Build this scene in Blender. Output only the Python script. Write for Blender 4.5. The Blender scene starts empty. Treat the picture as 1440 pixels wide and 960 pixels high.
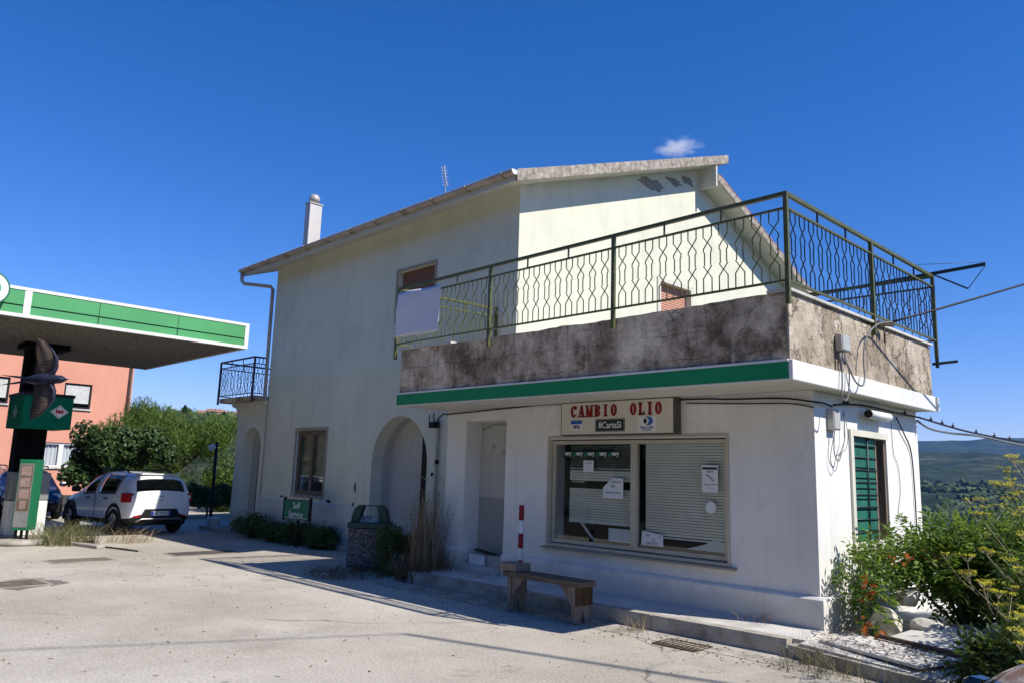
import bpy, bmesh, math, random
import numpy as np
from mathutils import Vector, Matrix, Quaternion
from mathutils.geometry import tessellate_polygon
random.seed(7); RNG = np.random.default_rng(7)
S = bpy.context.scene; COL = S.collection
R = math.radians
# ------------------------------------------------------------------ helpers
def tag(o, label=None, cat=None, group=None, kind=None):
    if label: o['label'] = label
    if cat: o['category'] = cat
    if group: o['group'] = group
    if kind: o['kind'] = kind
    return o
def thing(name, label, cat, loc=(0, 0, 0), rz=0, group=None):
    o = bpy.data.objects.new(name, None); COL.objects.link(o)
    o.location = loc; o.rotation_euler = (0, 0, rz); o.empty_display_size = .2
    return tag(o, label, cat, group)
def copy_tree(o, parent=None):
    c = o.copy(); COL.objects.link(c)
    if parent: c.parent = parent; c.matrix_parent_inverse = o.matrix_parent_inverse.copy()
    for ch in [x for x in bpy.data.objects if x.parent is o]: copy_tree(ch, c)
    return c
def world_inv(o):
    m = Matrix.Identity(4)
    while o:
        m = (o.matrix_parent_inverse if o.parent else Matrix.Identity(4)) @ Matrix.LocRotScale(o.location, o.rotation_euler.to_quaternion(), o.scale) @ m
        o = o.parent
    return m.inverted()
class MB:
    """collects shapes; build() links them as ONE mesh object"""
    def __init__(s): s.v = []; s.f = []; s.sm = []
    def add(s, vs, fs, smooth=False):
        b = len(s.v); s.v += [tuple(v) for v in vs]
        for f in fs: s.f.append([i + b for i in f]); s.sm.append(smooth)
        return s
    def box(s, x0, x1, y0, y1, z0, z1, M=None, bev=0):
        if bev:
            bm = bmesh.new(); bmesh.ops.create_cube(bm, size=1)
            for v in bm.verts: v.co = Vector(((x0 + x1) / 2 + v.co.x * (x1 - x0), (y0 + y1) / 2 + v.co.y * (y1 - y0), (z0 + z1) / 2 + v.co.z * (z1 - z0)))
            bmesh.ops.bevel(bm, geom=bm.edges[:], offset=bev, segments=2, affect='EDGES', profile=.5)
            bm.verts.index_update(); vs = [v.co.copy() for v in bm.verts]; fs = [[v.index for v in f.verts] for f in bm.faces]; bm.free()
        else:
            vs = [Vector(p) for p in ((x0, y0, z0), (x1, y0, z0), (x1, y1, z0), (x0, y1, z0), (x0, y0, z1), (x1, y0, z1), (x1, y1, z1), (x0, y1, z1))]
            fs = [(0, 3, 2, 1), (4, 5, 6, 7), (0, 1, 5, 4), (1, 2, 6, 5), (2, 3, 7, 6), (3, 0, 4, 7)]
        if M: vs = [M @ v for v in vs]
        return s.add(vs, fs)
    def tube(s, pts, r, n=8, smooth=True, caps=True):
        pts = [Vector(p) for p in pts]; rs = r if isinstance(r, (list, tuple)) else [r] * len(pts)
        vs = []; fs = []; up = None
        for i, p in enumerate(pts):
            d = (pts[min(i + 1, len(pts) - 1)] - pts[max(i - 1, 0)]).normalized()
            if up is None: up = Vector((0, 0, 1)) if abs(d.z) < .9 else Vector((1, 0, 0))
            a = d.cross(up)
            if a.length < 1e-4: a = d.cross(Vector((0, 1, 0)))
            a.normalize(); b = a.cross(d).normalized(); up = b
            for k in range(n):
                t = 2 * math.pi * (k + .5) / n; vs.append(p + (a * math.cos(t) + b * math.sin(t)) * rs[i])
        for i in range(len(pts) - 1):
            for k in range(n): fs.append((i * n + k, i * n + (k + 1) % n, (i + 1) * n + (k + 1) % n, (i + 1) * n + k))
        s.add(vs, fs, smooth)
        if caps:
            s.add(vs[:n], [list(range(n))]); s.add(vs[-n:], [list(range(n))])
        return s
    def bar(s, a, b, w, h=None):   # square bar
        h = h or w; a = Vector(a); b = Vector(b); d = (b - a).normalized()
        up = Vector((0, 0, 1)) if abs(d.z) < .95 else Vector((0, 1, 0))
        x = d.cross(up).normalized() * w / 2; y = x.cross(d).normalized() * h / 2
        vs = [a - x - y, a + x - y, a + x + y, a - x + y, b - x - y, b + x - y, b + x + y, b - x + y]
        return s.add(vs, [(0, 3, 2, 1), (4, 5, 6, 7), (0, 1, 5, 4), (1, 2, 6, 5), (2, 3, 7, 6), (3, 0, 4, 7)])
    def prism(s, poly, axis, a, b):   # poly of 2D points, extruded along axis from a to b
        def P(p, t): return (t, p[0], p[1]) if axis == 'x' else ((p[0], t, p[1]) if axis == 'y' else (p[0], p[1], t))
        n = len(poly); vs = [P(p, a) for p in poly] + [P(p, b) for p in poly]
        return s.add(vs, [list(range(n)), list(range(n, 2 * n))] + [(i, (i + 1) % n, n + (i + 1) % n, n + i) for i in range(n)])
    def panel(s, axis, pos, depth, outer, holes=(), back=True):   # wall panel with real openings
        def P(p, t): return Vector((p[0], t, p[1])) if axis == 'y' else Vector((t, p[0], p[1]))
        loops = [list(outer)] + [list(h) for h in holes]
        flat = [p for l in loops for p in l]
        tris = tessellate_polygon([[Vector((p[0], p[1], 0)) for p in l] for l in loops])
        s.add([P(p, pos) for p in flat], [list(t) for t in tris])
        if back: s.add([P(p, pos + depth) for p in flat], [list(t) for t in tris])
        for l in loops:
            n = len(l); s.add([P(p, pos) for p in l] + [P(p, pos + depth) for p in l], [(i, (i + 1) % n, n + (i + 1) % n, n + i) for i in range(n)])
        return s
    def lathe(s, prof, c=(0, 0, 0), n=24, smooth=True):
        vs = []; fs = []
        for r, z in prof:
            for k in range(n): t = 2 * math.pi * k / n; vs.append((c[0] + r * math.cos(t), c[1] + r * math.sin(t), c[2] + z))
        for i in range(len(prof) - 1):
            for k in range(n): fs.append((i * n + k, i * n + (k + 1) % n, (i + 1) * n + (k + 1) % n, (i + 1) * n + k))
        return s.add(vs, fs, smooth)
    def build(s, name, mat, parent=None, label=None, origin=None, mod=None):
        me = bpy.data.meshes.new(name); v = s.v
        o = bpy.data.objects.new(name, me); COL.objects.link(o)
        if parent is None and origin is None and v:
            a = np.array(v); origin = ((a[:, 0].min() + a[:, 0].max()) / 2, (a[:, 1].min() + a[:, 1].max()) / 2, a[:, 2].min())
        if parent is None and origin:
            ox, oy, oz = origin; v = [(p[0] - ox, p[1] - oy, p[2] - oz) for p in v]; o.location = origin
        me.from_pydata(v, [], s.f); me.polygons.foreach_set('use_smooth', s.sm)
        bm = bmesh.new(); bm.from_mesh(me); bmesh.ops.remove_doubles(bm, verts=bm.verts, dist=1e-5); bmesh.ops.recalc_face_normals(bm, faces=bm.faces); bm.to_mesh(me); bm.free()
        if mat: me.materials.append(mat)
        if parent: o.parent = parent; o.matrix_parent_inverse = world_inv(parent)
        if label: o['label'] = label
        if mod: mod(o)
        return o
def raw_mesh(name, V, F, mat, parent=None, smooth=False, origin=None):
    """fast quad/tri mesh from numpy arrays (no welding)"""
    me = bpy.data.meshes.new(name); V = np.asarray(V, np.float32); F = np.asarray(F, np.int32)
    o = bpy.data.objects.new(name, me); COL.objects.link(o)
    if parent is None and origin is not None: V = V - np.array(origin, np.float32); o.location = origin
    me.vertices.add(len(V)); me.vertices.foreach_set('co', V.ravel())
    k = F.shape[1]; me.loops.add(F.size); me.loops.foreach_set('vertex_index', F.ravel())
    me.polygons.add(len(F)); me.polygons.foreach_set('loop_start', np.arange(len(F)) * k); me.polygons.foreach_set('loop_total', np.full(len(F), k))
    me.polygons.foreach_set('use_smooth', np.full(len(F), smooth)); me.update(); me.validate()
    me.materials.append(mat)
    if parent: o.parent = parent; o.matrix_parent_inverse = world_inv(parent)
    return o
def text(name, body, size, loc, face, mat, parent, extrude=.004, sx=1, bold=0, align='CENTER', label=None, spacing=1):
    cu = bpy.data.curves.new(name, 'FONT'); cu.body = body; cu.size = size; cu.extrude = extrude; cu.offset = bold
    cu.align_x = align; cu.align_y = 'CENTER'; cu.space_character = spacing; cu.resolution_u = 3
    t = bpy.data.objects.new('t', cu); COL.objects.link(t)
    dg = bpy.context.evaluated_depsgraph_get(); me = bpy.data.meshes.new_from_object(t.evaluated_get(dg))
    bpy.data.objects.remove(t); me.name = name
    rot = {'-y': Matrix.Rotation(R(90), 4, 'X'), '+x': Matrix.Rotation(R(90), 4, 'Z') @ Matrix.Rotation(R(90), 4, 'X')}[face] if isinstance(face, str) else face
    me.transform(Matrix.Translation(loc) @ rot @ Matrix.Diagonal((sx, 1, 1, 1)))
    me.materials.clear(); me.materials.append(mat)
    o = bpy.data.objects.new(name, me); COL.objects.link(o)
    if parent: o.parent = parent; o.matrix_parent_inverse = world_inv(parent)
    if label: o['label'] = label
    return o
# ------------------------------------------------------------------ materials
class NG:
    def __init__(s, name):
        s.m = bpy.data.materials.new(name); s.m.use_nodes = True; s.t = s.m.node_tree; s.t.nodes.clear()
        s.out = s.t.nodes.new('ShaderNodeOutputMaterial'); s.b = s.t.nodes.new('ShaderNodeBsdfPrincipled')
        s.t.links.new(s.b.outputs[0], s.out.inputs[0]); s._c = None
    def n(s, k, **kw):
        o = s.t.nodes.new(k)
        for a, v in kw.items(): setattr(o, a, v)
        return o
    def l(s, a, b):
        if hasattr(a, 'is_output') or isinstance(a, bpy.types.NodeSocket): s.t.links.new(a, b)
        else: b.default_value = a
    def co(s):
        if not s._c: s._c = s.n('ShaderNodeTexCoord').outputs['Object']
        return s._c
    def vec(s, st=(1, 1, 1), off=(0, 0, 0)):
        m = s.n('ShaderNodeMapping'); s.l(s.co(), m.inputs[0]); m.inputs['Scale'].default_value = st; m.inputs['Location'].default_value = off; return m.outputs[0]
    def noise(s, sc, det=5, ro=.6, st=(1, 1, 1), off=(0, 0, 0), dist=0):
        o = s.n('ShaderNodeTexNoise'); s.l(s.vec(st, off), o.inputs['Vector']); o.inputs['Scale'].default_value = sc; o.inputs['Detail'].default_value = det; o.inputs['Roughness'].default_value = ro; o.inputs['Distortion'].default_value = dist
        return o.outputs['Fac']
    def ramp(s, f, *stops):
        o = s.n('ShaderNodeValToRGB'); e = o.color_ramp.elements
        while len(e) < len(stops): e.new(.5)
        for i, (p, c) in enumerate(stops):
            e[i].position = p; e[i].color = (c, c, c, 1) if isinstance(c, (int, float)) else (*c, 1)
        s.l(f, o.inputs[0]); return o.outputs[0]
    def mix(s, f, a, b, mode='MIX'):
        o = s.n('ShaderNodeMix', data_type='RGBA', blend_type=mode)
        s.l(f, o.inputs[0])
        for v, i in ((a, 6), (b, 7)): s.l(v if not isinstance(v, tuple) else (*v, 1), o.inputs[i])
        return o.outputs[2]
    def math(s, op, a, b=0.0, clamp=False):
        o = s.n('ShaderNodeMath', operation=op); o.use_clamp = clamp; s.l(a, o.inputs[0]); s.l(b, o.inputs[1]); return o.outputs[0]
    def bump(s, h, st=.3, d=.01):
        o = s.n('ShaderNodeBump'); o.inputs['Strength'].default_value = st; o.inputs['Distance'].default_value = d; s.l(h, o.inputs['Height']); s.l(o.outputs[0], s.b.inputs['Normal'])
    def crack(s, sc, width, warp=.3, st=(1, 1, 1), off=(0, 0, 0)):
        v = s.vec(st, off); nz = s.n('ShaderNodeTexNoise'); s.l(v, nz.inputs['Vector']); nz.inputs['Scale'].default_value = sc * 2.5; nz.inputs['Detail'].default_value = 5
        mx = s.n('ShaderNodeMix', data_type='RGBA', blend_type='LINEAR_LIGHT'); mx.inputs[0].default_value = warp / sc * .5; s.l(v, mx.inputs[6]); s.l(nz.outputs['Color'], mx.inputs[7])
        vo = s.n('ShaderNodeTexVoronoi', feature='DISTANCE_TO_EDGE'); s.l(mx.outputs[2], vo.inputs['Vector']); vo.inputs['Scale'].default_value = sc
        return s.ramp(vo.outputs['Distance'], (0, 1.), (width, 0.))
    def fin(s, col, rough=.8, spec=.3, metal=0.):
        s.l(col if not isinstance(col, tuple) else (*col, 1), s.b.inputs['Base Color'])
        s.l(rough, s.b.inputs['Roughness']); s.b.inputs['Specular IOR Level'].default_value = spec; s.b.inputs['Metallic'].default_value = metal
        return s.m
def plain(name, c, rough=.6, spec=.4, metal=0., var=.25, sc=8, bump=0.):
    g = NG(name); f = g.ramp(g.noise(sc, 6), (.3, 0.), (.7, 1.))
    col = g.mix(f, tuple(x * (1 - var) for x in c), tuple(min(1, x * (1 + var * .6)) for x in c))
    if bump: g.bump(g.noise(sc * 6, 4), bump, .004)
    return g.fin(col, rough, spec, metal)
def plaster(name, c, dirt=(.30, .29, .26), amt=.45, crack=True, flecks=.5, splash=False):
    g = NG(name)
    base = g.mix(g.ramp(g.noise(.9, 6), (.3, 0.), (.7, 1.)), tuple(x * .86 for x in c), c)
    streak = g.ramp(g.noise(2.2, 6, .65, (2.2, 2.2, .28)), (.48, 0.), (.78, 1.))
    base = g.mix(g.math('MULTIPLY', streak, amt * .6), base, dirt)
    blot = g.ramp(g.noise(1.7, 8, .7, off=(3, 1, 7)), (.56, 0.), (.75, 1.))
    base = g.mix(g.math('MULTIPLY', blot, amt * .5), base, dirt)
    if flecks:
        fl = g.ramp(g.noise(6.5, 5, .6, off=(9, 4, 2)), (.72, 0.), (.735, 1.))
        base = g.mix(g.math('MULTIPLY', fl, flecks), base, (.22, .21, .19))
    if splash:
        sz = g.n('ShaderNodeSeparateXYZ'); g.l(g.co(), sz.inputs[0]); hz = g.math('ADD', sz.outputs[2], g.math('MULTIPLY', g.noise(3.5, 7, .7, off=(1, 2, 9)), -.75))
        base = g.mix(g.math('MULTIPLY', g.ramp(hz, (0, 1.), (.18, 0.)), .34), base, (.36, .33, .28))
    h = g.noise(30, 5)
    if crack:
        ck = g.crack(.33, .006, .9); base = g.mix(g.math('MULTIPLY', ck, .10), base, (.2, .19, .17))
    g.bump(h, .12, .006)
    return g.fin(base, .9, .2)
M = {}
M['house_wall'] = plaster('house_plaster', (.765, .76, .61), amt=.30, flecks=.5, splash=True)
M['shop_wall'] = plaster('shop_plaster', (.83, .82, .775), amt=.32, flecks=.35, splash=True)
M['soffit'] = plaster('soffit_plaster', (.66, .64, .56), amt=.4)
def parapet_mat(name, dark):
    g = NG(name)
    if dark:
        c = g.ramp(g.noise(1.3, 11, .76), (.39, (.13, .105, .085)), (.46, (.32, .27, .225)), (.53, (.48, .42, .36)), (.62, (.68, .61, .53)))
        st = g.ramp(g.noise(.9, 9, .74, (2.2, 2.2, .4), (2, 0, 0)), (.51, 0.), (.60, 1.))
        c = g.mix(g.math('MULTIPLY', st, .6), c, (.12, .095, .075))
        wl = g.ramp(g.noise(4, 10, .8, (1.3, 1, .7), (5, 5, 1)), (.57, 0.), (.63, 1.))
        c = g.mix(g.math('MULTIPLY', wl, .55), c, (.70, .63, .54))
        dk = g.ramp(g.noise(1.7, 10, .78, off=(8, 1, 3)), (.58, 0.), (.64, 1.)); c = g.mix(g.math('MULTIPLY', dk, .5), c, (.07, .055, .042))
        br = g.n('ShaderNodeTexBrick'); g.l(g.vec((1, 1, 1), (0, 0, 0)), br.inputs[0])
        sw = g.n('ShaderNodeSeparateXYZ'); g.l(g.co(), sw.inputs[0]); cb = g.n('ShaderNodeCombineXYZ'); g.l(sw.outputs[0], cb.inputs[0]); g.l(sw.outputs[2], cb.inputs[1])
        nz = g.n('ShaderNodeTexNoise'); g.l(g.co(), nz.inputs[0]); nz.inputs['Scale'].default_value = 3
        wv = g.n('ShaderNodeMix', data_type='RGBA', blend_type='LINEAR_LIGHT'); wv.inputs[0].default_value = .07; g.l(cb.outputs[0], wv.inputs[6]); g.l(nz.outputs['Color'], wv.inputs[7])
        g.l(wv.outputs[2], br.inputs[0]); br.inputs['Scale'].default_value = 1.; br.inputs['Brick Width'].default_value = .52; br.inputs['Row Height'].default_value = .31; br.inputs['Mortar Size'].default_value = .006; br.inputs['Mortar Smooth'].default_value = .4
        c = g.mix(g.math('MULTIPLY', g.math('MULTIPLY', br.outputs['Fac'], .6), g.ramp(g.noise(1.6, 4, off=(2, 7, 7)), (.42, 0.), (.58, 1.))), c, (.05, .042, .035))
        ck = g.math('MULTIPLY', g.crack(1.1, .014, 1.6), g.ramp(g.noise(1.2, 3, off=(4, 4, 4)), (.5, 0.), (.6, 1.))); c = g.mix(g.math('MULTIPLY', ck, .6), c, (.035, .03, .028))
        c = g.mix(1., c, (1.38, 1.27, 1.10), 'MULTIPLY')
        h = g.math('ADD', g.noise(14, 8), g.math('MULTIPLY', ck, -.6))
    else:
        c = g.ramp(g.noise(1.8, 10, .76), (.33, (.21, .165, .12)), (.45, (.38, .315, .24)), (.56, (.50, .43, .335)), (.70, (.66, .60, .50)))
        pl = g.ramp(g.noise(1.3, 10, .7, (1, 1.5, 1), (4, 2, 1)), (.545, 0.), (.56, 1.))
        c = g.mix(g.math('MULTIPLY', pl, .75), c, (.27, .215, .155))
        st = g.ramp(g.noise(1.3, 8, .74, (2.6, 2.6, .3), (2, 5, 0)), (.55, 0.), (.68, 1.))
        c = g.mix(g.math('MULTIPLY', st, .7), c, (.15, .115, .085))
        hl = g.ramp(g.noise(3.3, 2, .4, off=(1, 8, 2)), (.76, 0.), (.77, 1.)); c = g.mix(hl, c, (.05, .04, .03))
        ck = g.math('MULTIPLY', g.crack(1.1, .014, 1.6), g.ramp(g.noise(1.4, 3, off=(4, 4, 4)), (.42, 0.), (.52, 1.))); c = g.mix(g.math('MULTIPLY', ck, .85), c, (.09, .07, .055))
        h = g.math('ADD', g.math('ADD', g.noise(10, 8), g.math('MULTIPLY', pl, -1.)), g.math('MULTIPLY', ck, -.6))
    g.bump(h, .9, .03)
    return g.fin(c, .95, .15)
M['parapet_dark'] = parapet_mat('weathered_concrete', True)
M['parapet_light'] = parapet_mat('peeling_render', False)
def rake_mat():
    g = NG('lichen_concrete')
    c = g.ramp(g.noise(9, 9, .75), (.33, (.10, .085, .07)), (.47, (.30, .26, .22)), (.62, (.50, .46, .40)))
    g.bump(g.noise(25, 6), .4, .01); return g.fin(c, .95, .15)
M['rake'] = rake_mat()
def forecourt_mat():
    g = NG('old_concrete_paving')
    big = g.ramp(g.noise(.25, 8, .66), (.38, 0.), (.62, 1.))
    c = g.mix(big, (.36, .325, .27), (.535, .495, .43))
    med = g.ramp(g.noise(.9, 9, .74, off=(4, 2, 0)), (.47, 0.), (.62, 1.)); c = g.mix(g.math('MULTIPLY', med, .42), c, (.34, .305, .255))
    sp = g.ramp(g.noise(30, 4, .75), (.44, 0.), (.57, 1.)); c = g.mix(g.math('MULTIPLY', sp, .36), c, (.24, .215, .18))
    sp2 = g.ramp(g.noise(42, 3, .6, off=(1, 7, 0)), (.53, 0.), (.62, 1.)); c = g.mix(g.math('MULTIPLY', sp2, .42), c, (.70, .66, .60))
    stn = g.ramp(g.noise(.45, 8, .68, off=(11, 3, 0)), (.55, 0.), (.70, 1.)); c = g.mix(g.math('MULTIPLY', stn, .5), c, (.24, .21, .17))
    oil = g.ramp(g.noise(.8, 4, .5, off=(31, 13, 0)), (.70, 0.), (.76, 1.)); c = g.mix(g.math('MULTIPLY', oil, .55), c, (.13, .115, .095))
    trk = g.ramp(g.noise(.5, 5, .6, (.35, 2.6, 1), (7, 3, 0)), (.60, 0.), (.72, 1.)); c = g.mix(g.math('MULTIPLY', trk, .3), c, (.22, .2, .17))
    spk = g.ramp(g.noise(8, 2, .4, off=(5, 9, 0)), (.73, 0.), (.75, 1.)); c = g.mix(g.math('MULTIPLY', spk, .75), c, (.12, .10, .08))
    ck2 = g.math('MULTIPLY', g.crack(.42, .0045, 1.5, off=(9, 4, 0)), g.ramp(g.noise(.4, 3, .5, off=(16, 2, 0)), (.47, 0.), (.56, 1.))); c = g.mix(g.math('MULTIPLY', ck2, .7), c, (.12, .105, .09))
    ck = g.crack(.17, .0045, 1.3, off=(3, 1, 0)); brk = g.ramp(g.noise(.5, 3, .5, off=(6, 6, 0)), (.44, 0.), (.56, 1.))
    ck = g.math('MULTIPLY', ck, brk); c = g.mix(g.math('MULTIPLY', ck, .8), c, (.10, .09, .08))
    g.bump(g.math('ADD', g.noise(60, 4), g.math('MULTIPLY', ck, -2.)), .35, .006)
    return g.fin(c, .92, .2)
M['forecourt'] = forecourt_mat()
def kerb_mat():
    g = NG('kerb_concrete')
    c = g.ramp(g.noise(3, 8, .7), (.32, (.20, .18, .15)), (.5, (.36, .335, .29)), (.7, (.50, .47, .42)))
    g.bump(g.noise(25, 6), .35, .008); return g.fin(c, .95, .15)
M['kerb'] = kerb_mat()
def pave_mat():
    g = NG('pavement_screed')
    c = g.ramp(g.noise(2, 8, .7), (.32, (.40, .385, .35)), (.5, (.55, .535, .50)), (.7, (.66, .65, .62)))
    ck = g.crack(.7, .008, .8); c = g.mix(g.math('MULTIPLY', ck, .6), c, (.15, .14, .12))
    g.bump(g.noise(25, 6), .3, .008); return g.fin(c, .92, .2)
M['pave'] = pave_mat()
M['green_band'] = plaster('green_band_paint', (.004, .105, .042), dirt=(.09, .16, .11), amt=.3, crack=False, flecks=0)
def chipped(name, c):
    g = NG(name); k = g.mix(g.ramp(g.noise(1.5, 6), (.3, 0.), (.7, 1.)), tuple(x * .8 for x in c), c)
    fl = g.ramp(g.noise(11, 8, .75, (1, 1, 1)), (.70, 0.), (.72, 1.)); k = g.mix(fl, k, (.6, .6, .55)); return g.fin(k, .55, .35)
M['green_band'] = chipped('green_band_paint', (.006, .27, .105))
M['white_band'] = plaster('white_band_paint', (.80, .80, .77), amt=.3, crack=True, flecks=.5)
M['rail_green'] = plain('olive_rail_paint', (.105, .112, .032), .45, .5, var=.35, sc=14)
M['rail_dark'] = plain('dark_green_rail_paint', (.022, .04, .035), .45, .5, var=.3, sc=12)
M['rail_blue'] = plain('dark_blue_rail_paint', (.012, .017, .06), .4, .5)
def wood_mat(name, a, b, st=(1, 14, 14), rough=.8):
    g = NG(name); f = g.noise(2.5, 8, .7, st); c = g.ramp(f, (.3, a), (.7, b)); g.bump(f, .4, .006); return g.fin(c, rough, .25)
M['bench_wood'] = wood_mat('bench_old_wood', (.07, .048, .032), (.23, .175, .13), (1.2, 12, 12))
M['leg_wood'] = wood_mat('bench_leg_wood', (.12, .09, .065), (.37, .31, .245), (9, 9, 1))
M['frame_brown'] = wood_mat('brown_window_wood', (.10, .068, .043), (.20, .145, .095), (8, 8, 1), .5)
M['frame_beige'] = plain('beige_aluminium', (.52, .47, .36), .45, .5, var=.15)
M['jamb_grey'] = plaster('stone_jamb', (.40, .35, .28), amt=.6)
M['trim'] = plaster('pale_window_trim', (.70, .68, .58), amt=.35, crack=False)
def slats(name, a, b, pitch, ax=2, rough=.5):
    g = NG(name); sp = g.n('ShaderNodeSeparateXYZ'); g.l(g.co(), sp.inputs[0])
    t = g.math('FRACT', g.math('MULTIPLY', sp.outputs[ax], 1. / pitch))
    ln = g.ramp(t, (0, 1.), (.14, 0.), (.86, 0.), (1, 1.)); c = g.mix(ln, a, b)
    c = g.mix(g.math('MULTIPLY', g.ramp(g.noise(3, 6), (.4, 0.), (.7, 1.)), .3), c, b)
    g.bump(g.math('SINE', g.math('MULTIPLY', sp.outputs[ax], 2 * math.pi / pitch)), .6, .008); return g.fin(c, rough, .35)
M['shutter_brown'] = slats('brown_roller_shutter', (.24, .095, .055), (.09, .035, .02), .055)
M['shutter_pink'] = slats('sunlit_roller_shutter', (.58, .30, .20), (.30, .14, .09), .055)  # gable shutter: sunlight on it is put into the lighter slat colour
M['shutter_green'] = plain('green_shutter_paint', (.02, .145, .095), .5, .4, var=.3, sc=4)
M['blind'] = plain('grey_blind_slat', (.76, .77, .74), .5, .4, var=.12, sc=3)
M['blind_pink'] = plain('white_blind', (.6, .6, .56), .6, .3)
def glass(name, tint=(1, 1, 1), refl=.9, ior=1.5):
    g = NG(name); g.t.nodes.remove(g.b)
    tr = g.n('ShaderNodeBsdfTransparent'); tr.inputs[0].default_value = (*tint, 1); gl = g.n('ShaderNodeBsdfGlossy'); gl.inputs['Roughness'].default_value = .015; gl.inputs[0].default_value = (refl, refl, refl, 1)
    lw = g.n('ShaderNodeLayerWeight'); lw.inputs[0].default_value = .5; fr = g.math('ADD', g.math('MULTIPLY', g.math('POWER', lw.outputs['Facing'], 4.5), .9), .045 * (ior - .5), True); mx = g.n('ShaderNodeMixShader'); g.l(fr, mx.inputs[0]); g.l(tr.outputs[0], mx.inputs[1]); g.l(gl.outputs[0], mx.inputs[2]); g.l(mx.outputs[0], g.out.inputs[0])
    return g.m
M['glass'] = glass('window_glass', (.93, .95, .94))
M['car_glass'] = glass('car_glass', (.42, .45, .44), ior=1.6)
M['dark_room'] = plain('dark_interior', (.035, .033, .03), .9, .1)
M['metal_grey'] = plain('grey_metal', (.30, .30, .29), .45, .5, metal=.3, var=.2)
M['galv'] = plain('weathered_zinc', (.46, .44, .40), .5, .5, metal=.2, var=.3, sc=5)
M['gutter'] = plain('gutter_painted_metal', (.48, .40, .32), .5, .4, var=.3, sc=3)
M['pipe'] = plain('brown_downpipe_metal', (.33, .25, .18), .5, .4, var=.3)
M['box_grey'] = plain('grey_plastic_box', (.42, .43, .42), .6, .3, var=.15)
M['cable'] = plain('black_cable_rubber', (.022, .022, .024), .6, .3)
M['cable_grey'] = plain('grey_cable_sheath', (.20, .20, .20), .6, .3)
M['black'] = plain('matt_black', (.012, .012, .013), .6, .3)
M['pillar'] = plain('dark_pillar_paint', (.006, .006, .007), .9, .08, var=.4, sc=2)
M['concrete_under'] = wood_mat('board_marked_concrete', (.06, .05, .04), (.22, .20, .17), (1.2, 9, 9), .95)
M['white_paint'] = plain('white_paint', (.78, .78, .75), .5, .4, var=.1, sc=3)
M['white_sheet'] = plain('white_plastic_sheet', (.74, .73, .78), .5, .3, var=.05, sc=1.5)
M['fascia_green'] = plain('fascia_green', (.085, .36, .135), .45, .4, var=.12, sc=.8)
M['fascia_dark'] = plain('fascia_dark_green', (.01, .05, .025), .5, .4)
M['teal_green'] = plain('teal_sign_green', (.006, .17, .10), .9, .08, var=.15)
M['totem_green'] = plain('totem_green', (.012, .17, .075), .45, .4, var=.15)
M['sign_white'] = plain('sign_panel_cream', (.68, .64, .55), .5, .35, var=.06, sc=2)
M['sign_white2'] = plain('sign_white_enamel', (.8, .8, .8), .5, .35, var=.05)
M['red_letter'] = plain('dark_red_letter', (.24, .010, .010), .5, .35, var=.15)
M['red'] = plain('red_paint', (.26, .012, .018), .5, .35, var=.25)
M['logo_red'] = plain('logo_red', (.55, .02, .05), .5, .35)
M['logo_blue'] = plain('logo_blue', (.03, .12, .42), .5, .35)
M['logo_black'] = plain('logo_black', (.02, .025, .025), .5, .35)
M['paper'] = plain('paper', (.72, .74, .74), .8, .2, var=.08)
M['paper_ink'] = plain('faint_ink', (.12, .12, .14), .8, .2)
M['bin_aggregate'] = None
def aggregate():
    g = NG('washed_aggregate'); v = g.n('ShaderNodeTexVoronoi'); g.l(g.co(), v.inputs['Vector']); v.inputs['Scale'].default_value = 55
    sp = g.n('ShaderNodeSeparateColor'); g.l(v.outputs['Color'], sp.inputs[0])
    c = g.ramp(sp.outputs[0], (0, (.045, .04, .04)), (.45, (.10, .09, .085)), (.75, (.18, .165, .155)), (1, (.32, .30, .29))); g.bump(v.outputs['Distance'], .6, .01); return g.fin(c, .9, .2)
M['bin_aggregate'] = aggregate()
M['stone'] = plain('pale_rubble_stone', (.62, .59, .53), .95, .15, var=.45, sc=4, bump=.6)
M['marble'] = plain('pale_stone_sheet', (.62, .60, .57), .6, .3, var=.2, sc=2.5)
M['terracotta'] = plain('terracotta', (.12, .075, .05), .85, .2, var=.3)
M['tile'] = plain('roof_tile_clay', (.33, .19, .125), .9, .2, var=.5, sc=6)
M['pink_wall'] = plaster('salmon_plaster', (.74, .345, .24), dirt=(.52, .26, .18), amt=.25, crack=False, flecks=.0)
M['curtain'] = slats('white_curtain', (.72, .74, .72), (.45, .5, .48), .11, 1, .9)
M['rust'] = plain('rusty_grate_iron', (.10, .075, .055), .85, .25, var=.5, sc=10, bump=.5)
M['road_patch'] = plain('dark_tar_patch', (.19, .175, .155), .95, .15, var=.3, sc=6, bump=.4)
M['car_white'] = plain('white_car_paint', (.80, .81, .83), .25, .5, var=.03); M['car_white'].node_tree.nodes['Principled BSDF'].inputs['Coat Weight'].default_value = .6
M['car_blue'] = plain('navy_car_paint', (.012, .016, .055), .22, .5, var=.05); M['car_blue'].node_tree.nodes['Principled BSDF'].inputs['Coat Weight'].default_value = .7
M['car_red'] = plain('maroon_car_paint', (.085, .012, .014), .2, .5, var=.05); M['car_red'].node_tree.nodes['Principled BSDF'].inputs['Coat Weight'].default_value = .8
M['tyre'] = plain('tyre_rubber', (.02, .02, .021), .85, .2)
M['rim'] = plain('alloy_rim', (.36, .36, .37), .35, .5, metal=.7)
M['tail_red'] = plain('tail_lamp_red', (.32, .01, .015), .12, .6, var=.1)
M['lamp_clear'] = plain('clear_lamp_lens', (.75, .77, .8), .1, .6, var=.1)
M['plate_blue'] = plain('plate_blue', (.01, .04, .35), .4, .4)
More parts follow.
